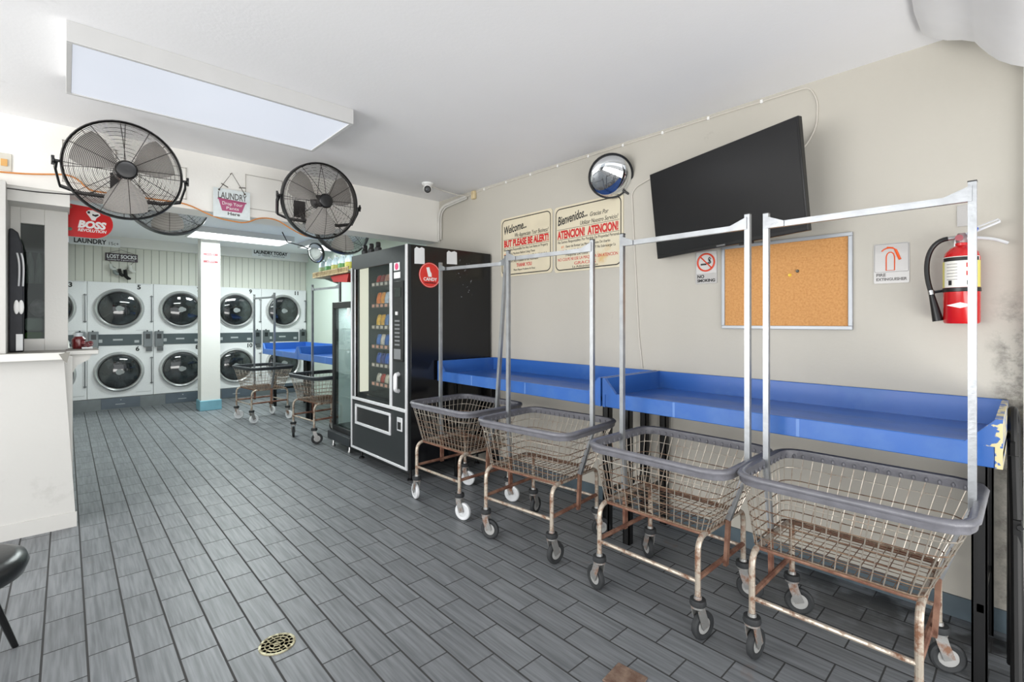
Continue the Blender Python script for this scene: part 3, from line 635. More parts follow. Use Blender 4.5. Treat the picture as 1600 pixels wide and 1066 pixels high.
sock((0.76, 9.965, 2.32), (206, 206, 200), 'white sock hanging at the right under the lost socks sign', 0.9)
# paper signs on the column
t = board('rules_sign', 'small white sign with two dark red bands on the white column', 'sign', (1.575, 8.819, 2.23), 0, 0.21, 0.26, PAPER, 0, 0.004)
band = mat('maroon_print', (84, 18, 26), 0.5)
B((0.004, 0.206, -0.005, -0.004, 0.215, 0.256), (0.004, 0.206, -0.005, -0.004, 0.10, 0.14)).build('band', band, t)
PNK = mat('pink_white_print', (196, 150, 152), 0.5); text('NOTICE', 0.016, PNK, t, 0.05, -0.0055, 0.230, width=0.11); text('WARNING', 0.016, PNK, t, 0.05, -0.0055, 0.115, width=0.11)
text('Video', 0.03, GRYP, t, 0.05, -0.005, 0.175, width=0.11); text('Surveillance', 0.03, GRYP, t, 0.025, -0.005, 0.148, width=0.16); text('On These Premises', 0.022, GRYP, t, 0.03, -0.005, 0.06, width=0.15)
t = board('faded_notice', 'faded pale notice taped low on the white column below the rules sign', 'notice', (1.57, 8.819, 1.70), 0, 0.20, 0.22, mat('faded_paper', (206, 208, 198), 0.8, var=0.05, scale=30), 0, 0.002)
for k in range(3): text('please keep clean', 0.022, mat('faded_print', (150, 156, 148), 0.8), t, 0.02, -0.0025, 0.16-0.05*k, width=0.16)

# ------------------------------------------------------------------ television
tv = thing('television', 'large black flat television tilted out from the wall on an arm', 'television', (2.88, 1.286, 2.1456))
c0 = [Vector(p) for p in ((2.9746, 1.7997, 2.4229), (2.7321, 0.8022, 2.4525), (2.7851, 0.7720, 1.8683), (3.0276, 1.7694, 1.8387))]
ux = (c0[1]-c0[0]).normalized(); uz = (c0[0]-c0[3]).normalized(); uy = uz.cross(ux).normalized()
mt = Matrix((( ux.x, uy.x, uz.x), (ux.y, uy.y, uz.y), (ux.z, uy.z, uz.z)))
tv.rotation_euler = mt.to_euler()
hw, hh = 0.5135, 0.2937
B((-hw, hw, 0.0, 0.035, -hh, hh)).build('casing', BLACK, tv, bevel=0.004)
B((-hw*0.6, hw*0.35, 0.035, 0.055, -hh*0.7, hh*0.4)).build('rear_housing', BLACK, tv, bevel=0.008)
B((-hw+0.008, hw-0.008, -0.0015, 0.0005, -hh+0.02, hh-0.008)).build('screen', mat('black_screen_glass', (24, 24, 26), 0.28, var=0.05, spec=0.4), tv)
B((-0.03, 0.03, -0.004, 0, -hh+0.004, -hh+0.014)).build('badge', mat('badge_grey', (120, 120, 120), 0.4, 0.5), tv)
B((0.12, 0.2, 0.0, 0.02, -hh-0.012, -hh)).build('sensor', BLACK, tv)
inv = mt.transposed()
def tvl(p): return tuple(inv @ (Vector(p)-Vector(tv.location)))
mb = MB(); mb.tube([tvl((2.95, 1.27, 2.14)), tvl((3.02, 1.32, 2.14)), tvl((3.10, 1.30, 2.14))], 0.018, 8); mb.build('wall_arm', BLACKM, tv)
mb = MB(); mb.T = inv.to_4x4() @ Matrix.Translation(-Vector(tv.location)); mb.box(3.085, 3.10, 1.2, 1.4, 1.98, 2.3); mb.build('wall_plate', BLACKM, tv)

# cables along the wall
def cable(name, pts, r, m, label, cat='cable', seg=6, fr=0.04):
    o = MB().tube(fillet(pts, fr, 4), r, seg).build(name, m); tag(o, label, cat); return o
wc = mat('painted_cable', (205, 200, 190), 0.6)
xw = XW-0.006
cable('cable', [(2.60, 4.02, 2.742), (2.80, 4.03, 2.72), (2.95, 3.99, 2.70), (xw, 3.98, 2.715), (xw, 3.9, 2.735), (xw, 2.0, 2.738), (xw, 0.85, 2.735), (xw, 0.81, 2.64), (xw, 0.815, 2.50), (xw, 0.87, 2.40), (3.04, 0.95, 2.33)], 0.004, wc,
      'thin pale cable along the ceiling line, dropping behind the right side of the television')
cable('cable', [(3.02, 1.62, 2.34), (xw, 1.68, 2.45), (xw, 1.80, 2.455), (xw, 1.98, 2.40), (xw, 2.02, 2.36), (xw, 2.0, 2.0), (xw, 1.96, 1.3), (xw, 1.93, 1.06)], 0.0045, wc,
      'white cable looping from the left side of the television down to the blue table')
mb = MB()
for i in range(9): mb.box(xw-0.004, xw+0.006, 1.1+i*0.33, 1.115+i*0.33, 2.728, 2.748)
cp = mb.build('cable_clips', WHITE, None); tag(cp, 'small white clips holding the cable along the ceiling line', 'cable clips', kind='stuff')
o = MB().tube(fillet([(xw-0.012, 4.53, 2.31), (xw-0.012, 4.53, 2.62), (xw-0.012, 4.44, 2.69), (xw-0.012, 4.02, 2.72)], 0.06, 5), 0.016, 10).build('conduit', mat('painted_conduit', (212, 210, 204), 0.5)); tag(o, 'white conduit in the corner where the beam meets the right wall', 'conduit')
o = MB().tube(fillet([(xw-0.012, 4.49, 2.32), (xw-0.012, 4.49, 2.60), (xw-0.012, 4.42, 2.665), (xw-0.012, 4.02, 2.695)], 0.06, 5), 0.008, 8).build('conduit', mat('painted_conduit', (0, 0, 0))); tag(o, 'thinner white conduit just right of the thick one in the beam corner', 'conduit')
# detector and camera
t = thing('wall_sensor', 'small beige sensor box high on the right wall near the beam', 'sensor', (XW, 3.93, 2.665), RW)
B((0, 0.055, -0.035, 0, 0, 0.085)).build('case', mat('beige_plastic', (208, 190, 150), 0.45), t, bevel=0.008)
B((0.01, 0.045, -0.038, -0.035, 0.045, 0.07)).build('lens', mat('beige_lens', (196, 178, 140), 0.3), t)
t = thing('security_camera', 'white turret security camera on the ceiling by the beam', 'camera', (2.60, 4.02, ZC))
MB().lathe([(0.055, 0.0), (0.055, -0.012), (0.045, -0.022), (0.03, -0.03)], seg=28).build('base', WHITE, t)
bl = MB(); bl.ball((0, 0, -0.055), 0.042, seg=20, rings=12); bl.build('ball', WHITE, t)
dv = Vector((-2.6, -4.02, -1.2)).normalized(); rot = dv.to_track_quat('Z', 'Y').to_matrix().to_4x4()
mb = MB(); mb.T = Matrix.Translation((0, 0, -0.06)) @ rot; mb.lathe([(0.030, 0.02), (0.034, 0.034), (0.034, 0.046), (0.026, 0.05), (0.024, 0.044)], seg=24); l_ = mb.build('lens_hood', BLACK, t)
mb = MB(); mb.T = Matrix.Translation((0, 0, -0.06)) @ rot; mb.lathe([(0.012, 0.044), (0.012, 0.048), (0.001, 0.052)], seg=16); mb.build('lens', mat('lens_grey', (80, 84, 90), 0.1), l_)

# convex mirrors
def convex_mirror(loc, nrm, r, label, arm):
    t = thing('convex_mirror', label, 'mirror', loc)
    q = Vector(nrm).normalized().to_track_quat('Z', 'Y').to_matrix().to_4x4()
    mb = MB(); mb.T = q; mb.lathe([(r*0.95, 0.0)]+[(r*0.95*math.cos(a*PI/20), r*0.32*math.sin(a*PI/20)) for a in range(1, 10)]+[(0.0005, r*0.32)], seg=40, cap=False)
    mb.build('mirror_dome', mat('mirror_surface', (225, 228, 230), 0.02, 1.0, var=0.0), t, angle=80)
    mb = MB(); mb.T = q; mb.lathe([(r*0.93, -0.03), (r, -0.025), (r*1.02, 0.0), (r, 0.012), (r*0.94, 0.008)], seg=40, cap=False); mb.build('rim', BLACK, t, angle=60)
    mb = MB(); mb.T = q; mb.lathe([(r*0.93, -0.03), (r*0.6, -0.045), (0.001, -0.05)], seg=40); mb.build('back_shell', BLACK, t, angle=60)
    MB().tube([tuple(Vector(p)-Vector(loc)) for p in arm], 0.008, 8).build('arm', BLACKM, t)
    return t
convex_mirror((2.99, 2.135, 2.49), (-0.62, -0.60, -0.45), 0.165, 'round convex mirror with black rim above the Bienvenidos sign', [(3.02, 2.16, 2.50), (3.05, 2.12, 2.42), (3.10, 2.05, 2.36)])
convex_mirror((2.66, 7.05, 2.40), (-0.85, -0.35, -0.25), 0.145, 'small round convex mirror hanging in the back room left of the detergent jugs', [(2.68, 7.06, 2.41), (2.55, 7.3, 2.52), (2.44, 7.6, 2.60), (2.40, 7.7, 2.76)])

# ------------------------------------------------------------------ fans
GUARD = mat('dark_fan_wire', (44, 38, 36), 0.5, 0.3, var=0.2)
def make_fan(loc, tilt, rz, label, stem_to, r=0.31, sag=-0.13):
    t = thing('wall_fan', label, 'fan', loc, rz, 'large round wall fans on the beam')
    T = Matrix.Rotation(tilt, 4, 'X')
    def nb(): m = MB(); m.T = T; return m
    def dome(rr): return -0.095*(1-(rr/r)**2.2)     # front bulge towards -y
    m = nb(); N = 30
    for i in range(N):
        rr = 0.06+(r-0.012-0.06)*i/(N-1); y = dome(rr)
        m.tube([(rr*math.cos(a*2*PI/48), y, rr*math.sin(a*2*PI/48)) for a in range(48)], 0.0014, 4, closed=True)
    for k in range(12):
        a = 2*PI*k/12+0.1
        m.tube([(q*math.cos(a), dome(q)-0.002, q*math.sin(a)) for q in (0.05, 0.12, 0.19, 0.25, r-0.004)], 0.0022, 5)
    m.build('front_guard', GUARD, t)
    m = nb()
    for i in range(11):
        rr = 0.07+(r-0.012-0.07)*i/10; y = 0.055*(1-(rr/r)**2.5)+0.045
        m.tube([(rr*math.cos(a*2*PI/40), y, rr*math.sin(a*2*PI/40)) for a in range(40)], 0.0009, 4, closed=True)
    for k in range(8):
        a = 2*PI*k/8
        m.tube([(q*math.cos(a), 0.055*(1-(q/r)**2.5)+0.046, q*math.sin(a)) for q in (0.05, 0.15, 0.25, r-0.004)], 0.0022, 5)
    m.build('rear_guard', GUARD, t)
    m = nb(); m.lathe([(r-0.010, -0.002), (r-0.002, -0.010), (r+0.004, 0.0), (r+0.004, 0.05), (r-0.006, 0.055), (r-0.008, 0.02), (r-0.010, -0.002)], (0, 0, 0), 'y', 56); m.build('rim', BLACKM, t)
    m = nb(); m.lathe([(0.001, -0.106), (0.03, -0.108), (0.048, -0.104), (0.054, -0.096), (0.058, -0.088), (0.001, -0.086)], (0, 0, 0), 'y', 32); m.build('hub_badge', BLACK, t)
    m = nb(); m.lathe([(0.001, -0.02), (0.03, -0.018), (0.036, 0.0), (0.036, 0.03), (0.055, 0.045), (0.06, 0.10), (0.05, 0.13), (0.001, 0.135)], (0, 0, 0), 'y', 28); m.build('motor', BLACKM, t)
    for k in range(3):
        m = nb(); vs = []; n1, n2 = 6, 6; a0 = 2*PI*k/3+0.55
        for s_ in (0, 1):
            for i in range(n1+1):
                q = 0.045+(r-0.035-0.045)*i/n1; half = 0.35+0.22*math.sin(PI*min(1, i/n1*0.9))
                for j in range(n2+1):
                    a = a0+half*(2*j/n2-1)*(1 if i else 0.8); y = 0.012-0.030*(2*j/n2-1)+0.002*s_
                    vs.append((q*math.cos(a), y, q*math.sin(a)))
        fs = []; w2 = n2+1; o2 = (n1+1)*w2
        for i in range(n1):
            for j in range(n2):
                fs.append((i*w2+j, i*w2+j+1, (i+1)*w2+j+1, (i+1)*w2+j)); fs.append((o2+i*w2+j, o2+(i+1)*w2+j, o2+(i+1)*w2+j+1, o2+i*w2+j+1))
        for i in range(n1):
            for j in (0, n2): fs.append((i*w2+j, (i+1)*w2+j, o2+(i+1)*w2+j, o2+i*w2+j))
        for j in range(n2):
            for i in (0, n1): fs.append((i*w2+j, i*w2+j+1, o2+i*w2+j+1, o2+i*w2+j))
        m.add(vs, fs); m.build('blade', mat('grey_fan_blade', (176, 172, 166), 0.5, 0.0), t)
    sgn = 1
    arm = [(-r-0.018, 0.02, 0.0), (-r-0.024, 0.05, sag*0.3), (-r-0.004, 0.12, sag), (-r+0.10, 0.17, sag*1.15), (r-0.10, 0.17, sag*1.15), (r+0.004, 0.12, sag), (r+0.024, 0.05, sag*0.3), (r+0.018, 0.02, 0.0)]
    m = MB(); m.tube(arm, 0.01, 4, flat=(0.006, 0.016)); y = MB
    m.build('yoke', BLACKM, t)
    for s_ in (-1, 1):
        m = MB(); m.cyl((s_*(r-0.005), 0.02, 0), (s_*(r+0.04), 0.02, 0), 0.008, 10); m.lathe([(0.008, 0), (0.02, 0.004), (0.02, 0.014), (0.008, 0.018)], (s_*(r+0.032)-0.009, 0.02, 0), 'x', 14)
        m.cyl((s_*(r+0.034), 0.02, -0.028), (s_*(r+0.034), 0.02, 0.028), 0.008, 8); m.build('knob', BLACK, t)
    m = MB(); d = stem_to
    m.tube([(0, 0.17, sag*1.15), (0, 0.17+(d-0.17)*0.6, sag*0.9), (0, d, 0.02)], 0.018, 8); m.box(-0.05, 0.05, d-0.012, d, -0.05, 0.10); m.build('wall_bracket', BLACKM, t)
    return t
make_fan((0.285, 4.02, 2.385), 0.14, 0.0, 'large black wall fan at the left, nearest the booth', 0.53)
make_fan((1.565, 4.02, 2.405), 0.14, 0.0, 'large black wall fan right of the hanging laundry sign', 0.53)
f3 = make_fan((0.66, 5.22, 2.455), 0.30, PI, 'black wall fan behind the beam, its lower half below the left front fan', 0.40, sag=0.08)
f4 = make_fan((2.24, 5.22, 2.435), 0.30, PI, 'black wall fan behind the beam, its lower half above the vending machine', 0.40, sag=0.08)
# cords on the beam
oc = mat('orange_cord', (216, 140, 70), 0.5)
cable('extension_cord', [(-0.45, 4.535, 2.36), (-0.2, 4.535, 2.38), (0.0, 4.535, 2.42), (0.06, 4.53, 2.40), (0.12, 4.53, 2.33), (0.2, 4.53, 2.33), (0.70, 4.53, 2.335), (0.85, 4.53, 2.27), (0.95, 4.53, 2.245), (1.12, 4.53, 2.235), (1.22, 4.53, 2.30), (1.36, 4.53, 2.31), (1.50, 4.53, 2.23), (1.62, 4.55, 2.19), (1.7, 4.6, 2.20)], 0.0055, oc,
      'orange extension cord strung along the bottom of the beam', 'cord', 8, 0.08)
cable('power_cord', [(-0.45, 4.53, 2.27), (-0.15, 4.53, 2.27), (0.05, 4.53, 2.285), (0.15, 4.40, 2.30)], 0.004, BLACK, 'thin black cord running in from the left edge below the orange cord', 'cord')
t = thing('outlet', 'beige wall outlet at the left edge on the beam', 'outlet', (-0.335, 4.549, 2.385), 0)
B((0, 0.075, -0.006, 0, 0, 0.115)).build('plate', mat('beige_plate', (208, 204, 192), 0.45), t, bevel=0.004); B((0.025, 0.055, -0.012, -0.006, 0.03, 0.075)).build('socket', mat('amber_socket', (214, 164, 96), 0.4), t)

# ------------------------------------------------------------------ folding tables
def folding_table(loc, length, depth, label, chip=False, zs=0.0, parts_leg=((0.07,), (1,))):
    t = thing('folding_table', label, 'table', loc, RW, 'blue laundry folding tables')
    zb, zl, zt, th = 0.875, 0.962, 1.052, 0.02
    B((0, length, 0.0, depth, zb+0.035, zb+0.06)).build('tray', BLUEIN, t)
    B((th, length-th, -0.004, 0.02, zb, zl)).build('front_lip', BLUE, t, bevel=0.004)
    B((0, length, depth-0.02, depth, zb, zt)).build('back_panel', BLUE, t, bevel=0.003)
    for s_, x0 in ((0, 0.0), (1, length-th)):
        mb = MB(); mb.prism([(-0.006, zb), (depth, zb), (depth, zt), (-0.006, zt)], x0, x0+th, 'yz')
        # short return at the front corner sloping down to the lip
        a, b_ = (th, th+0.085) if s_ == 0 else (length-th, length-th-0.085)
        mb.prism([(a, zl-0.01), (b_, zl-0.01), (a, zt-0.004)], -0.006, 0.014, 'xz')
        mb.build('side_panel', chipped_blue() if (chip and s_) else BLUE, t)
    for k in (0.27, 0.62): B((length*k, length*k+0.014, -0.0055, -0.003, zb+0.004, zl-0.003)).build('seam_strip', mat('pale_blue_strip', (92, 130, 192), 0.3), t)
    for x in (0.05, length-0.09):
        for y in (0.14, depth-0.07):
            m = MB(); m.box(x, x+0.045, y, y+0.006, 0, zb+0.036); m.box(x, x+0.006, y, y+0.045, 0, zb+0.036); m.box(x+0.039, x+0.045, y, y+0.045, 0, zb+0.036)
            m.build('leg', BLACKM, t)
    for x in (0.065, length-0.075):
        for z in (zb, 0.28): B((x, x+0.02, 0.14, depth-0.03, z, z+0.032)).build('cross_bar', BLACKM, t)
    return t
t1 = folding_table((2.44, 1.80, 0), 1.735, 0.655, 'near blue folding table under the television, chipped at its right corner', True)
t2 = folding_table((2.44, 3.60, 0), 1.785, 0.655, 'blue folding table between the black vending machine and the chipped near table')
t3 = folding_table((2.38, 8.60, 0), 1.62, 0.70, 'blue folding table in the back room, left half, in front of dryer 12')
t4 = folding_table((2.38, 6.96, 0), 1.55, 0.70, 'blue folding table in the back room beside the glass-door cooler')

sb = thing('storage_box', 'pale grey lidded storage box on the floor under the back blue table', 'box', (2.72, 6.20, 0), RW)
B((0, 0.50, 0, 0.30, 0, 0.22)).build('bin', mat('pale_grey_bin', (176, 182, 182), 0.5), sb, bevel=0.012)
B((-0.012, 0.512, -0.012, 0.312, 0.22, 0.25)).build('lid', mat('pale_grey_lid', (196, 202, 202), 0.45), sb, bevel=0.006)
# ------------------------------------------------------------------ wire laundry carts
def rrect(x0, x1, y0, y1, r, ns=8, nc=4):
    """points round a rounded rectangle with outward normals; equal counts for equal ns, nc"""
    out = []
    cs = ((x1-r, y0+r, -90), (x1-r, y1-r, 0), (x0+r, y1-r, 90), (x0+r, y0+r, 180))
    nxt = [(x1, y1-r), (x0+r, y1), (x0, y0+r), (x1-r, y0)]
    for i, (cx_, cy_, a0) in enumerate(cs):
        for k in range(nc+1):
            a = math.radians(a0+90*k/nc); out.append((cx_+r*math.cos(a), cy_+r*math.sin(a), math.cos(a), math.sin(a)))
        a = math.radians(a0+90); px, py = out[-1][:2]; qx, qy = nxt[i] if i < 4 else (0, 0)
        c2 = cs[(i+1) % 4]; a2 = math.radians(c2[2]); qx = c2[0]+r*math.cos(a2); qy = c2[1]+r*math.sin(a2)
        m_ = ns[i] if isinstance(ns, (list, tuple)) else ns
        for k in range(1, m_): f = k/m_; out.append((px+(qx-px)*f, py+(qy-py)*f, math.cos(a), math.sin(a)))
    return out
def cart(loc, rot, label, wheel_white=(0, 0, 0, 0), swivel=(0.3, -0.2, 0.5, 0.1), zp=1.89, lean=0.0, dark=False):
    """local x along the length (towards -y in the room), local -y is the side facing the aisle"""
    t = thing('laundry_cart', label, 'cart', loc, RW+rot, 'wire laundry carts with hanging racks')
    Z0, Z1 = 0.462, 0.752
    def ringat(s_, ns=(9, 13, 9, 13)):
        L = lambda a, b: a+(b-a)*s_
        return [p+(L(Z0, Z1),) for p in rrect(L(-.325, -.352), L(.235, .352), L(-.195, -.292), L(.195, .292), L(.04, .085), ns, 3)]
    lo, hi = ringat(0), ringat(1)
    up = MB(); 
    for i, (p, q) in enumerate(zip(lo, hi)):
        if i % 1 == 0:
            up.tube([(p[0], p[1], p[4]), (q[0], q[1], q[4])], 0.0023, 5)
    for s_ in (0.80,):
        up.tube([(p[0], p[1], p[4]) for p in ringat(s_)], 0.0022, 5, closed=True)
    dn = MB()
    for s_ in (0.0, 0.14, 0.29, 0.44, 0.60):
        dn.tube([(p[0], p[1], p[4]) for p in ringat(s_)], 0.0026 if s_ else 0.004, 5, closed=True)
    for k in range(15):
        x = -.31+k*0.0382; dn.tube([(x, -.193, Z0), (x, .193, Z0)], 0.0018, 5)
    for k in range(9):
        y = -.17+k*0.0425; dn.tube([(-.325, y, Z0-0.003), (.235, y, Z0-0.003)], 0.0018, 5)
    bk = dn.build('basket', WIRE, t); up.build('upright_wires', WIREUP, bk)
    # grey bumper rim
    mb = MB(); mb.band(hi_path(hi), [(-0.008, -0.024), (0.008, -0.026), (0.012, -0.018), (0.013, -0.004), (0.020, 0.001), (0.022, 0.010), (0.016, 0.018), (0.002, 0.020), (-0.010, 0.016), (-0.012, 0.0)])
    for i in range(0, len(hi), 1):
        p = hi[i]; mb.ball((p[0]-p[2]*0.012, p[1]-p[3]*0.012, p[4]-0.004), 0.009, 0.8, 0.8, 1.3, 6, 5)
    mb.build('bumper_rim', BUMPER if not dark else mat('dark_rubber_bumper', (48, 52, 56), 0.5), t, angle=50)
    # end hoops
    for x in (-.305, .225):
        m = MB(); m.tube(fillet([(x, -.245, .175), (x, -.245, .452), (x, .245, .452), (x, .245, .175)], 0.07, 6), 0.0125, 10); m.build('leg_hoop', RUSTY, t)
        m = MB(); m.tube([(x, -.245, .275), (x, .245, .275)], 0.0115, 8); m.build('end_bar', RUSTRED, t)
    for y in (-.245, .245):
        m = MB(); m.tube([(-.305, y, .262), (.225, y, .262)], 0.0095, 8); m.build('side_bar', RUSTY, t)
    for y in (-.19, .19):
        m = MB(); m.tube([(-.31, y, .452), (.23, y, .452)], 0.008, 8); m.build('basket_rail', RUSTRED, t)
    # rack: two square posts and a top rail with gussets
    m = MB(); pl = [(-.338, 0.01, zp), (-.338, 0.01, .74), (-.322, 0.01, .47), (-.318, 0.01, .25)]
    m.tube(pl[:3], 0.012, 4, flat=(0.0115, 0.0115)); p1 = m.build('rack_post', CHROME, t)
    m = MB(); m.tube(pl[2:], 0.012, 4, flat=(0.014, 0.008)); m.build('lower_strap', RUSTRED, p1)
    m = MB(); pr = [(.338, 0.01+lean, zp), (.338, 0.01, .74), (.250, 0.01, .47), (.238, 0.01, .25)]
    m.tube(pr[:3], 0.012, 4, flat=(0.0115, 0.0115)); p2 = m.build('rack_post', CHROME, t)
    m = MB(); m.tube(pr[2:], 0.012, 4, flat=(0.014, 0.008)); m.build('lower_strap', RUSTRED, p2)
    for (x, y) in ((-.338, .01), (.338, .01+lean)):
        B((x-.0125, x+.0125, y-.0125, y+.0125, zp, zp+0.004)).build('post_cap', BLACK, p1 if x < 0 else p2)
    m = MB(); m.tube([(-.338, 0.01, zp-.055), (.338, 0.01+lean, zp-.055)], 0.012, 4, flat=(0.010, 0.0125))
    for s_, y in ((-1, .01), (1, .01+lean)):
        m.prism([(s_*.338, zp-.012), (s_*.338, zp-.068), (s_*.262, zp-.068), (s_*.262, zp-.044)], y-.016, y-.012, 'xz')
    m.build('top_rail', CHROME, t)
    # casters
    for i, (x, y) in enumerate(((-.305, -.245), (.225, -.245), (.225, .245), (-.305, .245))):
        T = Matrix.Translation((x, y, 0)) @ Matrix.Rotation(swivel[i], 4, 'Z')
        m = MB(); m.T = T
        m.cur = 0; m.lathe([(0.001, .150), (.030, .150), (.030, .158), (.020, .162), (.016, .2), (.001, .2)], seg=16)
        for s_ in (-1, 1): m.tube([(0.0, s_*.019, .150), (.008, s_*.020, .12), (.030, s_*.020, .060)], 0.01, 4, flat=(0.0025, 0.020))
        m.cur = 1; m.lathe([(.001, .160), (.033, .160), (.036, .168), (.033, .186), (.001, .188)], seg=18)
        c = m.build('caster', [two_tone('worn_fork_steel', (156, 156, 154), (120, 86, 66), 0.52, 0.66, 16, 0.35, 0.8, 0.6, 0.0, 0.2), RUBBER], t)
        m = MB(); m.T = T; m.cur = 0
        m.lathe([(.036, -.011), (.052, -.014), (.060, -.010), (.063, 0), (.060, .010), (.052, .014), (.036, .011)], (.030, 0, .063), 'y', 26, False)
        m.cur = 1; m.lathe([(.001, -.017), (.012, -.017), (.014, -.011), (.036, -.009), (.036, .009), (.014, .011), (.012, .017), (.001, .017)], (.030, 0, .063), 'y', 20)
        m.build('wheel', [WHEELW if wheel_white[i] else RUBBER, WHEELW if wheel_white[i] else mat('grey_wheel_hub', (172, 172, 170), 0.4, 0.2)], c)
    return t
def hi_path(hi): return [(p[0], p[1], p[2], p[3], p[4]+0.008) for p in hi]
cart((2.32, 0.475, 0), 0.0, 'nearest wire laundry cart at the right, under the chipped end of the table', swivel=(1.45, 2.0, 0.5, 0.4))
cart((2.275, 1.215, 0), 0.0, 'wire laundry cart second from the right, its basket beside the nearest cart', swivel=(2.9, 1.3, 0.3, 2.6))
cart((2.27, 2.12, 0), 0.10, 'wire laundry cart third from the right, in front of the seam between the blue tables', (0, 0, 0, 0), (0.3, 1.4, 0.8, 1.7))
cart((2.28, 2.985, 0), 0.04, 'wire laundry cart with white wheels standing beside the black vending machine', (1, 1, 1, 1), (2.9, 0.3, 0.4, 0.4), lean=0.10)
cart((2.08, 7.50, 0), 0.12, 'wire laundry cart in the back room with dark rim, nearest the white column', (1, 1, 1, 1), (1.2, 1.7, 0.4, 0.2), 1.80, dark=True)
cart((2.30, 5.81, 0), 0.10, 'wire laundry cart in the back room with dark rim beside the glass-door cooler', (0, 0, 0, 0), (2.7, 1.2, 0.4, 0.2), 1.86, dark=True)

# ------------------------------------------------------------------ vending machine
vm = thing('vending_machine', 'tall black snack vending machine with chrome trim and round red sticker on its side', 'vending machine', (2.15, 4.735, 0), RW)
VW, VD, V0, V1 = 1.105, 0.93, 0.12, 2.07
VB = mat('black_cabinet_enamel', (14, 15, 18), 0.18, var=0.25, scale=3, spec=0.5, bump=0.02)
B((0, 0.03, 0.03, VD, V0, V1), (VW-0.03, VW, 0.03, VD, V0, V1), (0.03, VW-0.03, 0.03, VD, V1-0.05, V1), (0.03, VW-0.03, 0.03, VD, V0, V0+0.05), (0.03, VW-0.03, VD-0.03, VD, V0+0.05, V1-0.05),
  (0.03, VW-0.03, 0.09, VD-0.03, 0.60, 0.66), (0.80, 0.83, 0.06, VD-0.03, 0.66, V1-0.05)).build('cabinet', VB, vm, bevel=0.003)
B((0.10, 0.80, 0.5, 0.52, 0.66, V1-0.05)).build('inner_back', mat('dark_green_black_lining', (30, 38, 38), 0.5), vm)
B((0.03, 0.035, 0.05, 0.5, 0.68, V1-0.06)).build('inner_side', mat('cabinet_lining', (48, 58, 56), 0.4), vm)
B((0, VW, 0.0, 0.03, V1-0.14, V1), (0, VW, 0.0, 0.03, V0, 0.60), (0.82, VW, 0.0, 0.03, 0.60, V1-0.14)).build('front_door', mat('textured_black_panel', (32, 36, 38), 0.45, var=0.1, scale=40), vm)
TR = mat('bright_trim', (222, 223, 225), 0.3, 0.35, var=0.04)
B((0, 0.022, -0.012, 0.0, V0, V1-0.12), (VW-0.03, VW, -0.012, 0.004, V0, V1), (0.022, VW-0.03, -0.012, 0.0, V0, V0+0.022), (0.022, VW-0.03, -0.012, 0.0, 0.615, 0.645),
  (0.80, 0.845, -0.010, 0.0, 0.645, V1-0.14), (0.07, 0.085, -0.004, 0.006, 0.645, V1-0.14)).build('chrome_trim', TR, vm, bevel=0.003)
B((0.022, 0.07, 0.0, 0.03, 0.645, V1-0.14)).build('window_mullion', VB, vm)
B((0.085, 0.80, 0.012, 0.016, 0.645, V1-0.14)).build('window_glass', glass('vending_glass', (245, 248, 247), 0.02, 0.03, 0.10), vm)
mb = MB(); mb.box(0.036, 0.05, 0.07, 0.16, 0.68, V1-0.07); mb.build('light_panel', emit('cream_tube', (255, 250, 228), 1.0), vm)
for k, z in enumerate((0.76, 0.955, 1.145, 1.345, 1.565, 1.785)):
    tr = B((0.05, 0.79, 0.2, 0.49, z-0.012, z), (0.05, 0.79, 0.192, 0.2, z-0.022, z+0.022)).build('shelf_tray', mat('dark_tray', (60, 54, 50), 0.5), vm)
    mb = MB()
    for j in range(8): mb.box(0.07+j*0.09, 0.12+j*0.09, 0.189, 0.192, z-0.014, z+0.014)
    mb.build('price_tags', mat('tag_%d' % (k % 2), ((206, 150, 130), (196, 186, 176))[k % 2], 0.6), tr)
# keypad column
kp = B((0.865, 1.035, -0.008, 0.0, 1.05, 1.76)).build('selection_panel', BLACK, vm, bevel=0.004)
mb = MB()
for r_ in range(7): mb.box(0.90, 0.985, -0.012, -0.008, 1.19+r_*0.035, 1.205+r_*0.035)
mb.box(0.885, 1.0, -0.011, -0.008, 1.07, 1.16); mb.build('button_rows', mat('grey_buttons', (120, 122, 124), 0.4), kp)
B((0.90, 1.0, -0.011, -0.008, 1.62, 1.70)).build('display', mat('dark_display', (22, 30, 28), 0.15), kp)
B((0.925, 0.95, -0.02, -0.008, 1.46, 1.49)).build('bill_slot', WHITE, kp)
MB().tube(fillet([(0.955, 0, 0.79), (0.955, -0.035, 0.80), (0.955, -0.035, 0.93), (0.955, 0, 0.94)], 0.02), 0.02, 10).build('lock_handle', TR, vm)
B((0.93, 1.02, -0.008, 0.0, 0.44, 0.56)).build('coin_return', TR, vm, bevel=0.003); B((0.945, 1.0, -0.0095, -0.008, 0.455, 0.52)).build('coin_return_flap', BLACK, vm)
B((0.87, 0.98, -0.003, 0.0, 1.785, 1.84)).build('instruction_card', PAPER, vm)
st = B((0.87, 0.97, -0.003, 0.0, 1.855, 1.925)).build('pink_sticker', PAPER, vm)
MB().lathe([(0.001, -0.0045), (0.03, -0.0045), (0.03, -0.003)], (0.92, 0, 1.89), 'y', 24).build('pink_disc', mat('pink_disc', (214, 60, 110), 0.4), st)
dh = B((0.10, 0.82, -0.014, 0.0, 0.55, 0.575), (0.10, 0.82, -0.014, 0.0, 0.375, 0.40), (0.10, 0.125, -0.014, 0, 0.40, 0.55), (0.795, 0.82, -0.014, 0, 0.40, 0.55)).build('delivery_frame', TR, vm, bevel=0.003)
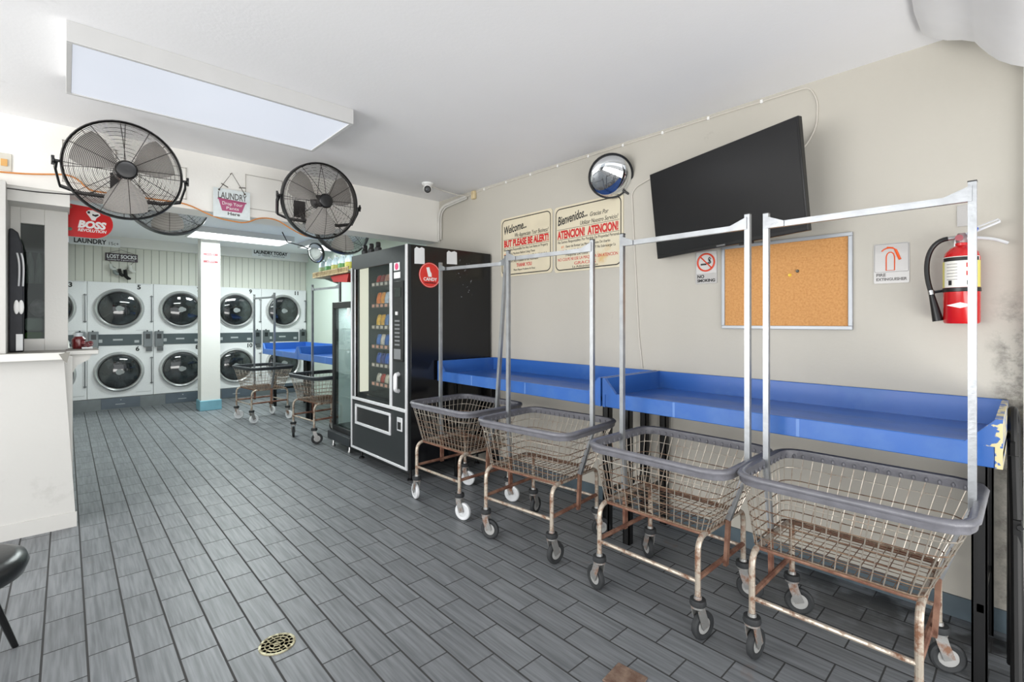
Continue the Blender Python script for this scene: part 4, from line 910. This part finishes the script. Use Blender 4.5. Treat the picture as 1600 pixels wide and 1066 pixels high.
mb = MB(); mb.prism([(-0.002, 0.40), (-0.002, 0.55), (0.028, 0.55)], 0.125, 0.795, 'yz'); mb.build('delivery_flap', BLACK, dh)
for x in (0.06, VW-0.09):
    for y in (0.08, VD-0.1):
        m = MB(); m.lathe([(0.028, 0.0), (0.028, 0.012), (0.012, 0.02), (0.012, V0)], (x, y, 0), 'z', 14); m.build('foot', BLACKM, vm)
# side stickers (on the face towards the camera)
rs = MB(); rs.T = Matrix.Translation((VW, 0.222, 1.815)); rs.lathe([(0.112, 0.0), (0.112, 0.0015), (0.001, 0.0016)], (0, 0, 0), 'x', 40)
rs = rs.build('round_red_sticker', mat('red_sticker', (216, 52, 44), 0.4), vm)
rr_ = MB(); rr_.T = Matrix.Translation((VW+0.0018, 0.222, 1.815)); rr_.tube([(0, 0.105*math.cos(a*PI/20), 0.105*math.sin(a*PI/20)) for a in range(40)], 0.0012, 4, closed=True); rr_.build('sticker_border', WHTP, rs)
fx = MB(); fx.prism([(0.205, 1.80), (0.24, 1.80), (0.238, 1.83), (0.225, 1.85), (0.215, 1.885), (0.185, 1.88), (0.19, 1.855)], VW+0.0016, VW+0.003, 'yz'); fx.build('sticker_emblem', WHTP, rs)
def side_text(s_, size, m, y, z, width):
    o = text(s_, size, m, rs, 0, 0, 0, width=width, bold=0.001)
    o.rotation_euler = (0, 0, PI/2); o.location = (VW+0.0025, y, z); return o
side_text('CANDY', 0.04, WHTP, 0.155, 1.765, 0.14); side_text('machine', 0.02, mat('dark_red_print', (110, 20, 24), 0.5), 0.165, 1.742, 0.12)
for (y0, y1, z0, z1) in ((0.065, 0.168, 1.905, 2.055), (0.405, 0.52, 1.93, 2.055)):
    mb = MB(); mb.prism([(y0, z0), (y1, z0+0.004), (y1-0.002, z1-0.01), (y1-0.03, z1), (y0+0.05, z1-0.012), (y0+0.02, z1-0.002), (y0, z1-0.02)], VW, VW+0.001, 'yz'); mb.build('torn_paper', PAPER, vm)
mb = MB()
random.seed(3)
for k in range(26): y = random.uniform(0.50, 0.72); z = random.uniform(1.62, 1.98); s_ = random.uniform(0.004, 0.013); mb.box(VW, VW+0.0008, y, y+s_, z, z+s_*0.6)
mb.build('glue_marks', mat('glue_marks', (110, 114, 118), 0.6), vm)
# snacks
cols = {0: [(196, 190, 176), (170, 60, 48), (210, 200, 180), (90, 60, 50)], 1: [(40, 80, 170), (26, 44, 120), (40, 90, 180), (60, 60, 70)], 2: [(60, 110, 190), (210, 200, 190), (30, 90, 170), (200, 190, 180)],
        3: [(224, 176, 60), (216, 160, 50), (90, 120, 170), (220, 170, 60)], 4: [(226, 120, 40), (230, 150, 60), (190, 200, 214), (220, 110, 40)], 5: [(180, 40, 40), (150, 60, 60), (200, 140, 120), (170, 50, 50)]}
shn = ['lowest', 'second lowest', 'third lowest', 'third highest', 'second highest', 'highest']
for k, z in enumerate((0.76, 0.955, 1.145, 1.345, 1.565, 1.785)):
    for j in range(6):
        c = cols[k][j % 4]; h = (0.10, 0.12, 0.125, 0.13, 0.14, 0.10)[k]
        m = MB(); vs = []; N1 = 6
        for i in range(N1+1):
            f = i/N1; th = 0.003+0.022*math.sin(PI*f)**0.6; wv = 0.034+0.003*math.cos(2*PI*f)
            for q in range(10): a = 2*PI*q/10; vs.append((wv*math.cos(a), th*math.sin(a)+0.02*f, h*f))
        fs = [(i*10+q, i*10+(q+1) % 10, (i+1)*10+(q+1) % 10, (i+1)*10+q) for i in range(N1) for q in range(10)]+[tuple(range(10)), tuple(N1*10+q for q in range(10))]
        m.add(vs, fs)
        o = m.build('snack_packet', mat('snack_foil_%d_%d_%d' % c, c, 0.3, 0.2, var=0.25, scale=30))
        lx = 0.095+j*0.09; put(o, (2.15+0.245, 4.735-lx, z+0.001), RW)
        tag(o, 'small snack packet behind glass on the %s vending machine shelf' % shn[k], 'snack', 'snack packets on the %s vending shelf' % shn[k])
# black lidded bottles on top
for k, (x, y) in enumerate(((2.24, 4.62), (2.24, 4.48), (2.24, 4.34))):
    m = MB(); m.cur = 0; m.lathe([(0.001, 0.0), (0.035, 0.0), (0.035, 0.05), (0.02, 0.07)]); m.cur = 1; m.lathe([(0.02, 0.07), (0.024, 0.07), (0.024, 0.10), (0.018, 0.11), (0.001, 0.11)])
    o = m.build('bottle', [mat('dark_bottle', (26, 28, 30), 0.3), BLACK]); o.location = (x, y, 2.071)
    tag(o, ('left', 'middle', 'right')[k]+'most black bottle standing on top of the vending machine' if k != 1 else 'middle black bottle standing on top of the vending machine', 'bottle', 'black bottles on the vending machine')

# ------------------------------------------------------------------ cooler
ck = thing('drinks_cooler', 'upright glass-door drinks cooler with black frame left of the vending machine', 'cooler', (2.22, 5.40, 0), RW)
CW = 0.56
cl = mat('pale_green_cooler_lining', (222, 228, 228), 0.4)
B((0, 0.03, 0.04, 0.6, 0.2, 1.62), (CW-0.03, CW, 0.04, 0.6, 0.2, 1.62), (0.03, CW-0.03, 0.04, 0.6, 1.56, 1.62), (0.03, CW-0.03, 0.04, 0.6, 0.2, 0.24), (0.03, CW-0.03, 0.57, 0.6, 0.24, 1.56)).build('cabinet', BLACKM, ck, bevel=0.004)
B((0.031, 0.04, 0.06, 0.57, 0.24, 1.56), (CW-0.04, CW-0.031, 0.06, 0.57, 0.24, 1.56), (0.04, CW-0.04, 0.55, 0.57, 0.24, 1.56)).build('lining', cl, ck)
df = B((0, 0.04, 0, 0.035, 0.18, 1.62), (CW-0.04, CW, 0, 0.035, 0.18, 1.62), (0.04, CW-0.04, 0, 0.035, 1.55, 1.62), (0.04, CW-0.04, 0, 0.035, 0.18, 0.235)).build('door', BLACK, ck, bevel=0.004)
B((0.04, CW-0.04, 0.015, 0.02, 0.235, 1.55)).build('door_glass', glass('cooler_glass', (228, 236, 234), 0.06, 0.03, 0.2), df)
for z in (0.55, 0.82, 1.08, 1.32):
    m = MB()
    for k in range(10): m.tube([(0.045, 0.1+k*0.045, z), (CW-0.045, 0.1+k*0.045, z)], 0.003, 5)
    m.build('shelf', WHITE, ck)
B((-0.01, CW, -0.05, 0.6, 0.085, 0.178)).build('base_box', mat('dark_base_box', (36, 40, 44), 0.5), ck, bevel=0.006)
for x in (0.04, CW-0.1):
    m = MB(); m.lathe([(0.02, 0), (0.022, 0.01), (0.012, 0.03), (0.012, 0.085)], (x, 0.0, 0), 'z', 12); m.lathe([(0.02, 0), (0.022, 0.01), (0.012, 0.03), (0.012, 0.085)], (x, 0.52, 0), 'z', 12); m.build('foot', STEEL, ck)
B((0.40, 0.47, -0.002, 0.0, 1.46, 1.55)).build('paper_note', PAPER, df)
for k, (lx, z, c, lb) in enumerate(((0.40, 0.551, (24, 120, 80), 'green drink carton on the lowest cooler shelf'), (0.44, 0.821, (150, 60, 60), 'red drink bottle on the second cooler shelf'), (0.38, 1.081, (190, 150, 130), 'pale orange drink bottle on the third cooler shelf'), (0.26, 0.821, (180, 190, 196), 'pale drink bottle on the second cooler shelf'), (0.24, 1.081, (150, 110, 90), 'brown drink bottle on the third cooler shelf'))):
    m = MB(); 
    if k == 0: m.box(-0.045, 0.045, -0.045, 0.045, 0, 0.2)
    else: m.lathe([(0.001, 0), (0.034, 0.003), (0.034, 0.12), (0.028, 0.15), (0.013, 0.18), (0.013, 0.205), (0.001, 0.205)], seg=18)
    o = m.build('drink_carton' if k == 0 else 'drink_bottle', mat('drink_%d' % k, c, 0.3)); put(o, (2.22+0.17, 5.40-lx, z+0.002), RW); tag(o, lb, 'drink')

area_light('cooler_tube_light', (2.50, 5.12, 1.555), (0, 0, 0), 0.3, 0.4, 4.5, (0.94, 1.0, 1.0))
# ------------------------------------------------------------------ detergent shelf in the back room
sh = thing('wall_shelf', 'small wall shelf of slatted wood holding detergent jugs in the back room', 'shelf', (2.72, 7.35, 2.075), RW)
SL = 1.25
wood = two_tone('raw_crate_wood', (176, 154, 116), (120, 98, 70), 0.45, 0.7, 9, 0.8, 0.9, bump=0.1)
B((0, SL, 0, 0.36, -0.022, 0)).build('deck', wood, sh)
mb = MB(); mb.box(0, SL, 0, 0.012, 0.045, 0.06)
for k in range(26): mb.box(0.005+k*0.0485, 0.027+k*0.0485, 0, 0.012, 0, 0.045)
mb.build('slatted_edge', wood, sh)
mb = MB()
for x in (0.12, SL-0.12): mb.prism([(0.10, -0.022), (0.36, -0.022), (0.36, -0.10)], x, x+0.012, 'yz')
mb.build('bracket', STEEL, sh)
B((0, SL, 0.36, 0.86, -0.03, -0.0)).build('rear_deck', wood, sh)
o = MB().prism([(6.15, 2.045), (6.75, 2.045), (6.65, 1.96), (6.2, 1.93)], 2.75, 2.80, 'yz').build('red_banner', mat('red_cloth', (160, 34, 30), 0.8)); tag(o, 'red cloth hanging below the detergent shelf', 'cloth')
def jug(loc, c, label, rz):
    t = thing('detergent_jug', label, 'jug', loc, rz, 'detergent jugs on the back shelf')
    m = MB(); pl = mat('pale_blue_jug_plastic', (206, 222, 228), 0.35, var=0.03)
    prof = [(0, 0), (0.075, 0.002), (0.08, 0.02), (0.08, 0.15), (0.07, 0.19), (0.03, 0.235), (0.018, 0.245)]
    vs = []; fs = []
    for r, h in prof:
        for k in range(20): a = 2*PI*k/20; vs.append((max(r, 0.0005)*1.05*math.cos(a), max(r, 0.0005)*0.7*math.sin(a), h))
    for i in range(len(prof)-1):
        for k in range(20): fs.append((i*20+k, i*20+(k+1) % 20, (i+1)*20+(k+1) % 20, (i+1)*20+k))
    m.add(vs, fs); m.tube(bez((0.07, 0, 0.17), (0.12, 0, 0.17), (0.10, 0, 0.26), (0.02, 0, 0.238), 8), 0.012, 8); m.build('body', pl, t)
    m = MB(); m.lathe([(0.02, 0.245), (0.021, 0.275), (0.001, 0.277)], seg=16); m.build('cap', WHITE, t)
    m = MB(); vs = []
    for h in (0.03, 0.135):
        for k in range(13): a = PI+PI*(k)/12; vs.append((0.0852*math.cos(a), 0.0572*math.sin(a), h))
    m.add(vs, [(k, k+1, 13+k+1, 13+k) for k in range(12)]); m.build('label_wrap', mat('jug_label_%d' % c[0], c, 0.4, var=0.3, scale=20), t)
jl = [((130, 150, 100), 'detergent jug at the left end of the back shelf'), ((70, 128, 62), 'green-labelled detergent jug second from the left on the back shelf'), ((176, 172, 84), 'yellow-labelled detergent jug in the middle of the back shelf'),
      ((84, 136, 70), 'green-labelled detergent jug fourth from the left on the back shelf'), ((184, 178, 76), 'yellow-labelled detergent jug at the right end of the back shelf')]
for k, (c, lb) in enumerate(jl): jug((2.83, 7.22-k*0.23, 2.076), c, lb, RW)

# ------------------------------------------------------------------ fire extinguisher
fe = thing('fire_extinguisher', 'red fire extinguisher with black hose hanging on the right wall', 'fire extinguisher', (3.02, 0.214, 1.392), RW-0.0)
RED = mat('gloss_red_cylinder', (196, 20, 24), 0.22, var=0.04, spec=0.6, coat=0.3)
fe.rotation_euler = (0, 0.0, RW)
R_ = 0.064
MB().lathe([(0.001, 0.004), (R_-0.006, 0.0), (R_, 0.008), (R_, 0.30), (R_-0.006, 0.325), (R_-0.025, 0.348), (0.022, 0.358), (0.022, 0.37), (0.001, 0.37)], seg=40).build('cylinder', RED, fe, angle=50)
m = MB(); vs = []; nn = 18
for h in (0.165, 0.305):
    for k in range(nn+1): a = math.radians(200+140*k/nn); vs.append(((R_+0.0008)*math.cos(a), (R_+0.0008)*math.sin(a), h))
m.add(vs, [(k, k+1, nn+1+k+1, nn+1+k) for k in range(nn)]); lb_ = m.build('label_panel', mat('label_white', (232, 230, 222), 0.4, var=0.04, scale=30), fe)
def arc_strip(a0, a1, z0, z1, off, m_, nm, par):
    m = MB(); vs = []; n = max(3, int(abs(a1-a0)/8))
    for h in (z0, z1):
        for k in range(n+1): a = math.radians(a0+(a1-a0)*k/n); vs.append(((R_+off)*math.cos(a), (R_+off)*math.sin(a), h))
    m.add(vs, [(k, k+1, n+2+k, n+1+k) for k in range(n)]); return m.build(nm, m_, par)
arc_strip(205, 335, 0.285, 0.302, 0.0014, BLKP, 'heading_bar', lb_)
YL = mat('label_yellow', (216, 206, 110), 0.4)
arc_strip(192, 212, 0.165, 0.285, 0.0013, YL, 'label_edge', lb_); arc_strip(328, 348, 0.165, 0.285, 0.0013, YL, 'label_edge', lb_)
for zz in (0.262, 0.225):
    arc_strip(288, 306, zz-0.008, zz+0.012, 0.0016, REDP, 'picture_mark', lb_)
for zz in (0.175,):
    arc_strip(232, 244, zz, zz+0.022, 0.0016, BLKP, 'picture_mark', lb_); arc_strip(290, 306, zz, zz+0.02, 0.0016, BLKP, 'picture_mark', lb_)
for k in range(6): arc_strip(225, 262, 0.27-k*0.014, 0.272-k*0.014, 0.0016, GRYP, 'small_print', lb_)
MB().lathe([(R_+0.0005, 0.145), (R_+0.0025, 0.147), (R_+0.0025, 0.162), (R_+0.0005, 0.164)], seg=40).build('strap', BLACK, fe)
m = MB(); m.prism([(-0.045, 0.083), (0, 0.096), (0.045, 0.083), (0, 0.070)], -R_-0.0015, -R_+0.02, 'xz'); m.build('diamond_mark', WHTP, fe)
m = MB(); m.lathe([(0.018, 0.37), (0.02, 0.375), (0.02, 0.40), (0.014, 0.415), (0.001, 0.415)], seg=20); m.build('valve', mat('valve_brass_grey', (150, 130, 130), 0.4, 0.4), fe)
m = MB(); m.tube(fillet([(-0.01, 0, 0.405), (0.04, 0.0, 0.415), (0.10, 0, 0.44), (0.125, 0, 0.452)], 0.02), 0.006, 8); m.tube([(0.125, 0, 0.452), (0.118, 0, 0.462), (0.04, 0, 0.432)], 0.004, 6); m.build('carry_handle', TR, fe)
m = MB(); m.tube(fillet([(0.0, 0, 0.39), (0.05, 0, 0.39), (0.11, 0, 0.375), (0.15, 0, 0.352)], 0.03), 0.007, 8); m.build('squeeze_lever', TR, fe)
m = MB(); m.prism([(0.022, 0.395), (0.045, 0.39), (0.058, 0.43), (0.04, 0.438), (0.03, 0.42)], -0.026, -0.014, 'xz'); m.build('blue_tag', mat('blue_seal', (40, 84, 190), 0.4), fe)
m = MB(); m.lathe([(0.001, 0), (0.014, 0.0), (0.014, -0.012), (0.001, -0.012)], (-0.006, -0.02, 0.392), 'y', 16); m.build('gauge', mat('gauge_red', (150, 60, 70), 0.3), fe)
hp = bez((-0.045, -0.01, 0.395), (-0.125, -0.01, 0.39), (-0.135, -0.01, 0.26), (-0.105, -0.01, 0.15), 16)
m = MB(); m.tube(hp, 0.0105, 10)
for p in hp[1::1]: pass
hs = m.build('hose', BLACK, fe)
m = MB(); m.tube([(-0.045, -0.01, 0.395), (-0.018, -0.008, 0.397)], 0.009, 10); m.cyl((-0.106, -0.01, 0.157), (-0.103, -0.01, 0.137), 0.013, 12); m.build('hose_collar', STEEL, hs)
m = MB(); m.tube([(-0.103, -0.01, 0.137), (-0.08, -0.01, 0.012)], [0.011, 0.021], 14); m.build('nozzle', BLACK, hs)
m = MB(); m.tube([(-0.103, -0.005, 0.147), (-0.06, 0.0, 0.154)], 0.007, 6); m.build('hose_clip', BLACK, fe)
B((-0.03, 0.03, R_, 0.08, 0.1, 0.4)).build('wall_hook', STEEL, fe)
t = board('bracket_plate', 'small clear plastic plate on the wall above the fire extinguisher', 'plate', (XW-0.001, 0.235, 1.85), RW, 0.055, 0.10, clear, 0.006, 0.004)

# ------------------------------------------------------------------ folded black stand at the right edge
SATB = mat('satin_black_tube', (9, 9, 10), 0.5, var=0.3, spec=0.4)
fs_ = thing('folded_stand', 'folded black metal stand leaning in the corner at the right edge', 'stand', (2.93, 0.045, 0), 0)
m = MB(); m.tube(fillet([(-0.02, 0.0, 0.0), (-0.02, 0.005, 0.95), (0.03, 0.006, 1.04), (0.10, -0.004, 0.98), (0.06, -0.015, 0.0)], 0.05, 6), 0.016, 10); m.build('outer_frame', SATB, fs_)
m = MB(); m.tube(fillet([(-0.16, -0.002, 0.03), (-0.10, -0.002, 0.80)], 0.02), 0.021, 10); m.build('leg', SATB, fs_)
m = MB(); m.tube([(-0.30, -0.012, 0.02), (-0.17, -0.006, 0.62), (-0.14, 0.0, 0.86)], 0.018, 10); m.build('leg', SATB, fs_)
m = MB(); m.tube([(-0.22, -0.02, 0.6), (-0.02, -0.005, 0.52)], 0.01, 8); m.box(-0.2, -0.1, -0.024, 0.0, 0.52, 0.62); m.build('hinge_link', BLACK, fs_)
m = MB(); m.tube([(0.02, 0.0, 0.0), (0.02, 0.0, 0.93)], 0.014, 8); m.build('inner_rod', SATB, fs_)
m = MB(); m.box(-0.08, -0.025, -0.004, 0.010, 0.04, 0.90); m.build('folded_panel', mat('black_canvas', (10, 10, 11), 0.8, bump=0.2), fs_)

# ------------------------------------------------------------------ stool at the left edge
so = thing('stool', 'black padded stool cut off by the left edge', 'stool', (-0.345, 2.79, 0), 0)
vin = mat('black_vinyl', (22, 26, 28), 0.28, var=0.1, scale=5, bump=0.06, bscale=80, spec=0.6)
MB().lathe([(0.001, 0.375), (0.19, 0.375), (0.225, 0.395), (0.237, 0.43), (0.228, 0.458), (0.19, 0.475), (0.10, 0.472), (0.001, 0.465)], seg=48).build('seat', vin, so, angle=80)
for k in range(3):
    a = PI/4+k*2*PI/3; m = MB(); m.tube([(0.13*math.cos(a), 0.13*math.sin(a), 0.38), (0.262*math.cos(a), 0.262*math.sin(a), 0.0)], [0.016, 0.011], 10); m.build('leg', BLACKM, so)

# ------------------------------------------------------------------ floor drain and rusty cover
dr = thing('floor_drain', 'round brass floor drain grate set into the tiles at front left', 'drain', (0.672, 2.222, 0))
br = two_tone('tarnished_brass', (176, 170, 140), (110, 100, 76), 0.45, 0.65, 40, 0.4, 0.7, 0.4, 0.2)
m = MB(); m.lathe([(0.063, 0.0), (0.073, 0.0), (0.073, 0.004), (0.063, 0.004), (0.063, 0.0)], seg=40); m.build('rim', br, dr)
m = MB(); m.lathe([(0.001, 0.0006), (0.064, 0.0006)], seg=40); m.build('sump', BLACKMAT, dr)
m = MB()
for r in (0.012, 0.030, 0.048): m.tube([(r*math.cos(a*PI/16), r*math.sin(a*PI/16), 0.0022) for a in range(32)], 0.0024, 5, closed=True)
for r0, r1, n in ((0.0, 0.030, 5), (0.030, 0.048, 10), (0.048, 0.065, 16)):
    for k in range(n): a = 2*PI*k/n+r0*9; m.tube([(r0*math.cos(a), r0*math.sin(a), 0.0022), (r1*math.cos(a), r1*math.sin(a), 0.0022)], 0.0024, 5)
m.build('grate', br, dr)
o = B((-0.065, 0.065, -0.065, 0.065, 0.0, 0.008)).build('floor_cover', two_tone('rusty_plate', (132, 112, 98), (92, 66, 52), 0.4, 0.65, 18), bevel=0.01); o.location = (1.60, 1.075, 0); o.rotation_euler = (0, 0, 0.1)
tag(o, 'rusty brown square floor cover at the bottom edge of the frame', 'floor cover')

# ------------------------------------------------------------------ booth counter and what is on it
cn = thing('counter_top', 'narrow dark-topped counter ledge on the white half wall at the left', 'counter', (0, 4.44, 1.185))
B((-1.2, 0.0, -0.035, 0.40, 0.0, 0.012)).build('top_sheet', mat('worn_grey_laminate', (110, 106, 100), 0.5, var=0.25, scale=12), cn)
B((-1.2, -0.005, -0.045, -0.035, -0.04, 0.01)).build('edge_moulding', WALLW, cn, bevel=0.004)
m = MB(); m.prism([(-0.035, 0.0), (0.02, 0.012), (0.005, -0.06), (-0.012, -0.045)], -0.05, -0.03, 'xz'); m.build('corner_plate', mat('loose_grey_plate', (120, 118, 110), 0.4), cn)
bs = thing('bracket_shelf', 'small white shelf on a bracket sticking out from the booth beside the counter', 'shelf', (0.03, 4.62, 1.165))
B((-0.03, 0.145, 0, 0.34, 0.0, 0.03)).build('board', WALLW, bs, bevel=0.004); B((-0.03, 0.145, 0.0, 0.34, 0.03, 0.036)).build('top_sheet', mat('worn_grey_laminate', (0, 0, 0)), bs)
m = MB(); m.prism([(-0.028, -0.001), (0.11, -0.001), (0.09, -0.04), (0.03, -0.075), (0.0, -0.14), (-0.028, -0.14)], 0.02, 0.045, 'xz'); m.build('corbel', WALLW, bs)
B((-0.028, -0.006, 0.0, 0.33, -0.4, 0.0)).build('wall_cleat', WALLW, bs)
t = thing('candy_dish', 'dark red jar with pale cap standing on the bracket shelf', 'jar', (0.07, 4.78, 1.202))
MB().lathe([(0.001, 0), (0.035, 0.0), (0.04, 0.02), (0.04, 0.07), (0.025, 0.09), (0.001, 0.09)], seg=20).build('jar', mat('dark_red_glass', (92, 26, 28), 0.2, var=0.3, scale=40), t)
MB().lathe([(0.022, 0.09), (0.022, 0.115), (0.001, 0.117)], seg=16).build('cap', mat('pale_cap', (190, 196, 200), 0.3), t)
t = thing('candy_tray', 'low tray of dark red wrapped candies on the bracket shelf', 'tray', (0.115, 4.75, 1.202))
B((-0.03, 0.03, -0.05, 0.05, 0, 0.012)).build('tray', PAPER, t)
m = MB(); random.seed(5)
for k in range(16): m.ball((random.uniform(-0.024, 0.024), random.uniform(-0.042, 0.042), 0.02+random.uniform(0, 0.03)), 0.012, 1.2, 0.8, 0.7, 7, 5)
m.build('candies', mat('maroon_wrappers', (100, 30, 34), 0.3, var=0.4, scale=60), t)
# black folded ironing-board bag at the post
bag = thing('folded_bag', 'tall black folded bag with pale handles standing on the counter at the left', 'bag', (-0.243, 4.62, 1.198))
m = MB(); m.prism([(-0.034, 0), (0.034, 0), (0.036, 0.55), (0.028, 0.72), (0.008, 0.80), (-0.02, 0.825), (-0.034, 0.82)], -0.03, 0.05, 'xz'); m.build('shell', mat('black_nylon', (34, 36, 42), 0.6, var=0.25, scale=8, bump=0.4, bscale=14), bag, bevel=0.012)
for x in (0.004, 0.024):
    m = MB(); m.tube(bez((x, -0.034, 0.66), (x+0.016, -0.05, 0.6), (x+0.012, -0.05, 0.52), (x+0.008, -0.036, 0.44)), 0.005, 8); m.build('handle', TR, bag)
for x in (0.002, 0.024): 
    m = MB(); m.ball((x, -0.036, 0.30), 0.03, 0.45, 0.3, 1.6); m.build('white_patch', WHTP, bag)
m = MB(); m.box(0.0, 0.032, -0.046, -0.032, 0.01, 0.12); m.build('white_tag', PAPER, bag)
# things seen inside the booth through the window
def hang(name, loc, pts, rad, c, lb, cat):
    o = MB().tube(pts, rad, 10).build(name, mat(name+'_cloth_%d' % c[0], c, 0.9, var=0.15, bump=0.3)); o.location = loc; tag(o, lb, cat)
hang('towel', (-0.205, 5.30, 1.80), [(0, 0, 0.14), (0.003, 0, 0.06), (0.0, 0, -0.10)], [0.008, 0.022, 0.026], (214, 216, 214), 'left white cloth hanging behind the booth window', 'towel')
hang('towel', (-0.155, 5.30, 1.80), [(0, 0, 0.14), (0.003, 0, 0.06), (0.0, 0, -0.10)], [0.008, 0.02, 0.024], (214, 216, 214), 'right white cloth hanging behind the booth window', 'towel')
hang('jacket', (-0.255, 5.30, 1.50), [(0, 0, 0.44), (0.0, 0, 0.30), (0.0, 0, -0.28)], [0.01, 0.03, 0.035], (24, 28, 48), 'dark navy jacket hanging behind the booth window', 'jacket')
o = MB().tube([(-0.9, 5.30, 1.948), (-0.10, 5.30, 1.948)], 0.008, 8).build('hanging_rail', STEEL); tag(o, 'thin metal rail inside the booth carrying the hanging cloths', 'rail')
o = B((-0.30, -0.11, 5.0, 5.26, 1.16, 1.20)).build('inner_desk', WALLW); tag(o, 'white desk inside the booth behind the window', 'desk'); 
for z, c, lb in ((1.20, (36, 56, 110), 'dark blue folded cloth on the desk behind the booth window'), (1.265, (120, 170, 80), 'green folded cloth on the pile behind the booth window'), (1.33, (206, 208, 206), 'white folded cloth on top of the pile behind the booth window')):
    o = B((-0.22, -0.125, 5.02, 5.2, z+0.002, z+(0.06 if z < 1.3 else 0.10))).build('folded_cloth', mat('folded_cloth_%d' % c[0], c, 0.9, bump=0.3), bevel=0.015); tag(o, lb, 'cloth', 'folded cloths in the booth')
m = MB(); m.ball((0, 0, 0.07), 0.07, 0.8, 1, 1); o = m.build('plastic_bag', mat('clear_bag_pinkish', (206, 190, 200), 0.25, var=0.3, scale=20, bump=0.6)); o.location = (-0.15, 5.1, 1.434); tag(o, 'pinkish plastic bag on the cloth pile behind the booth window', 'bag')
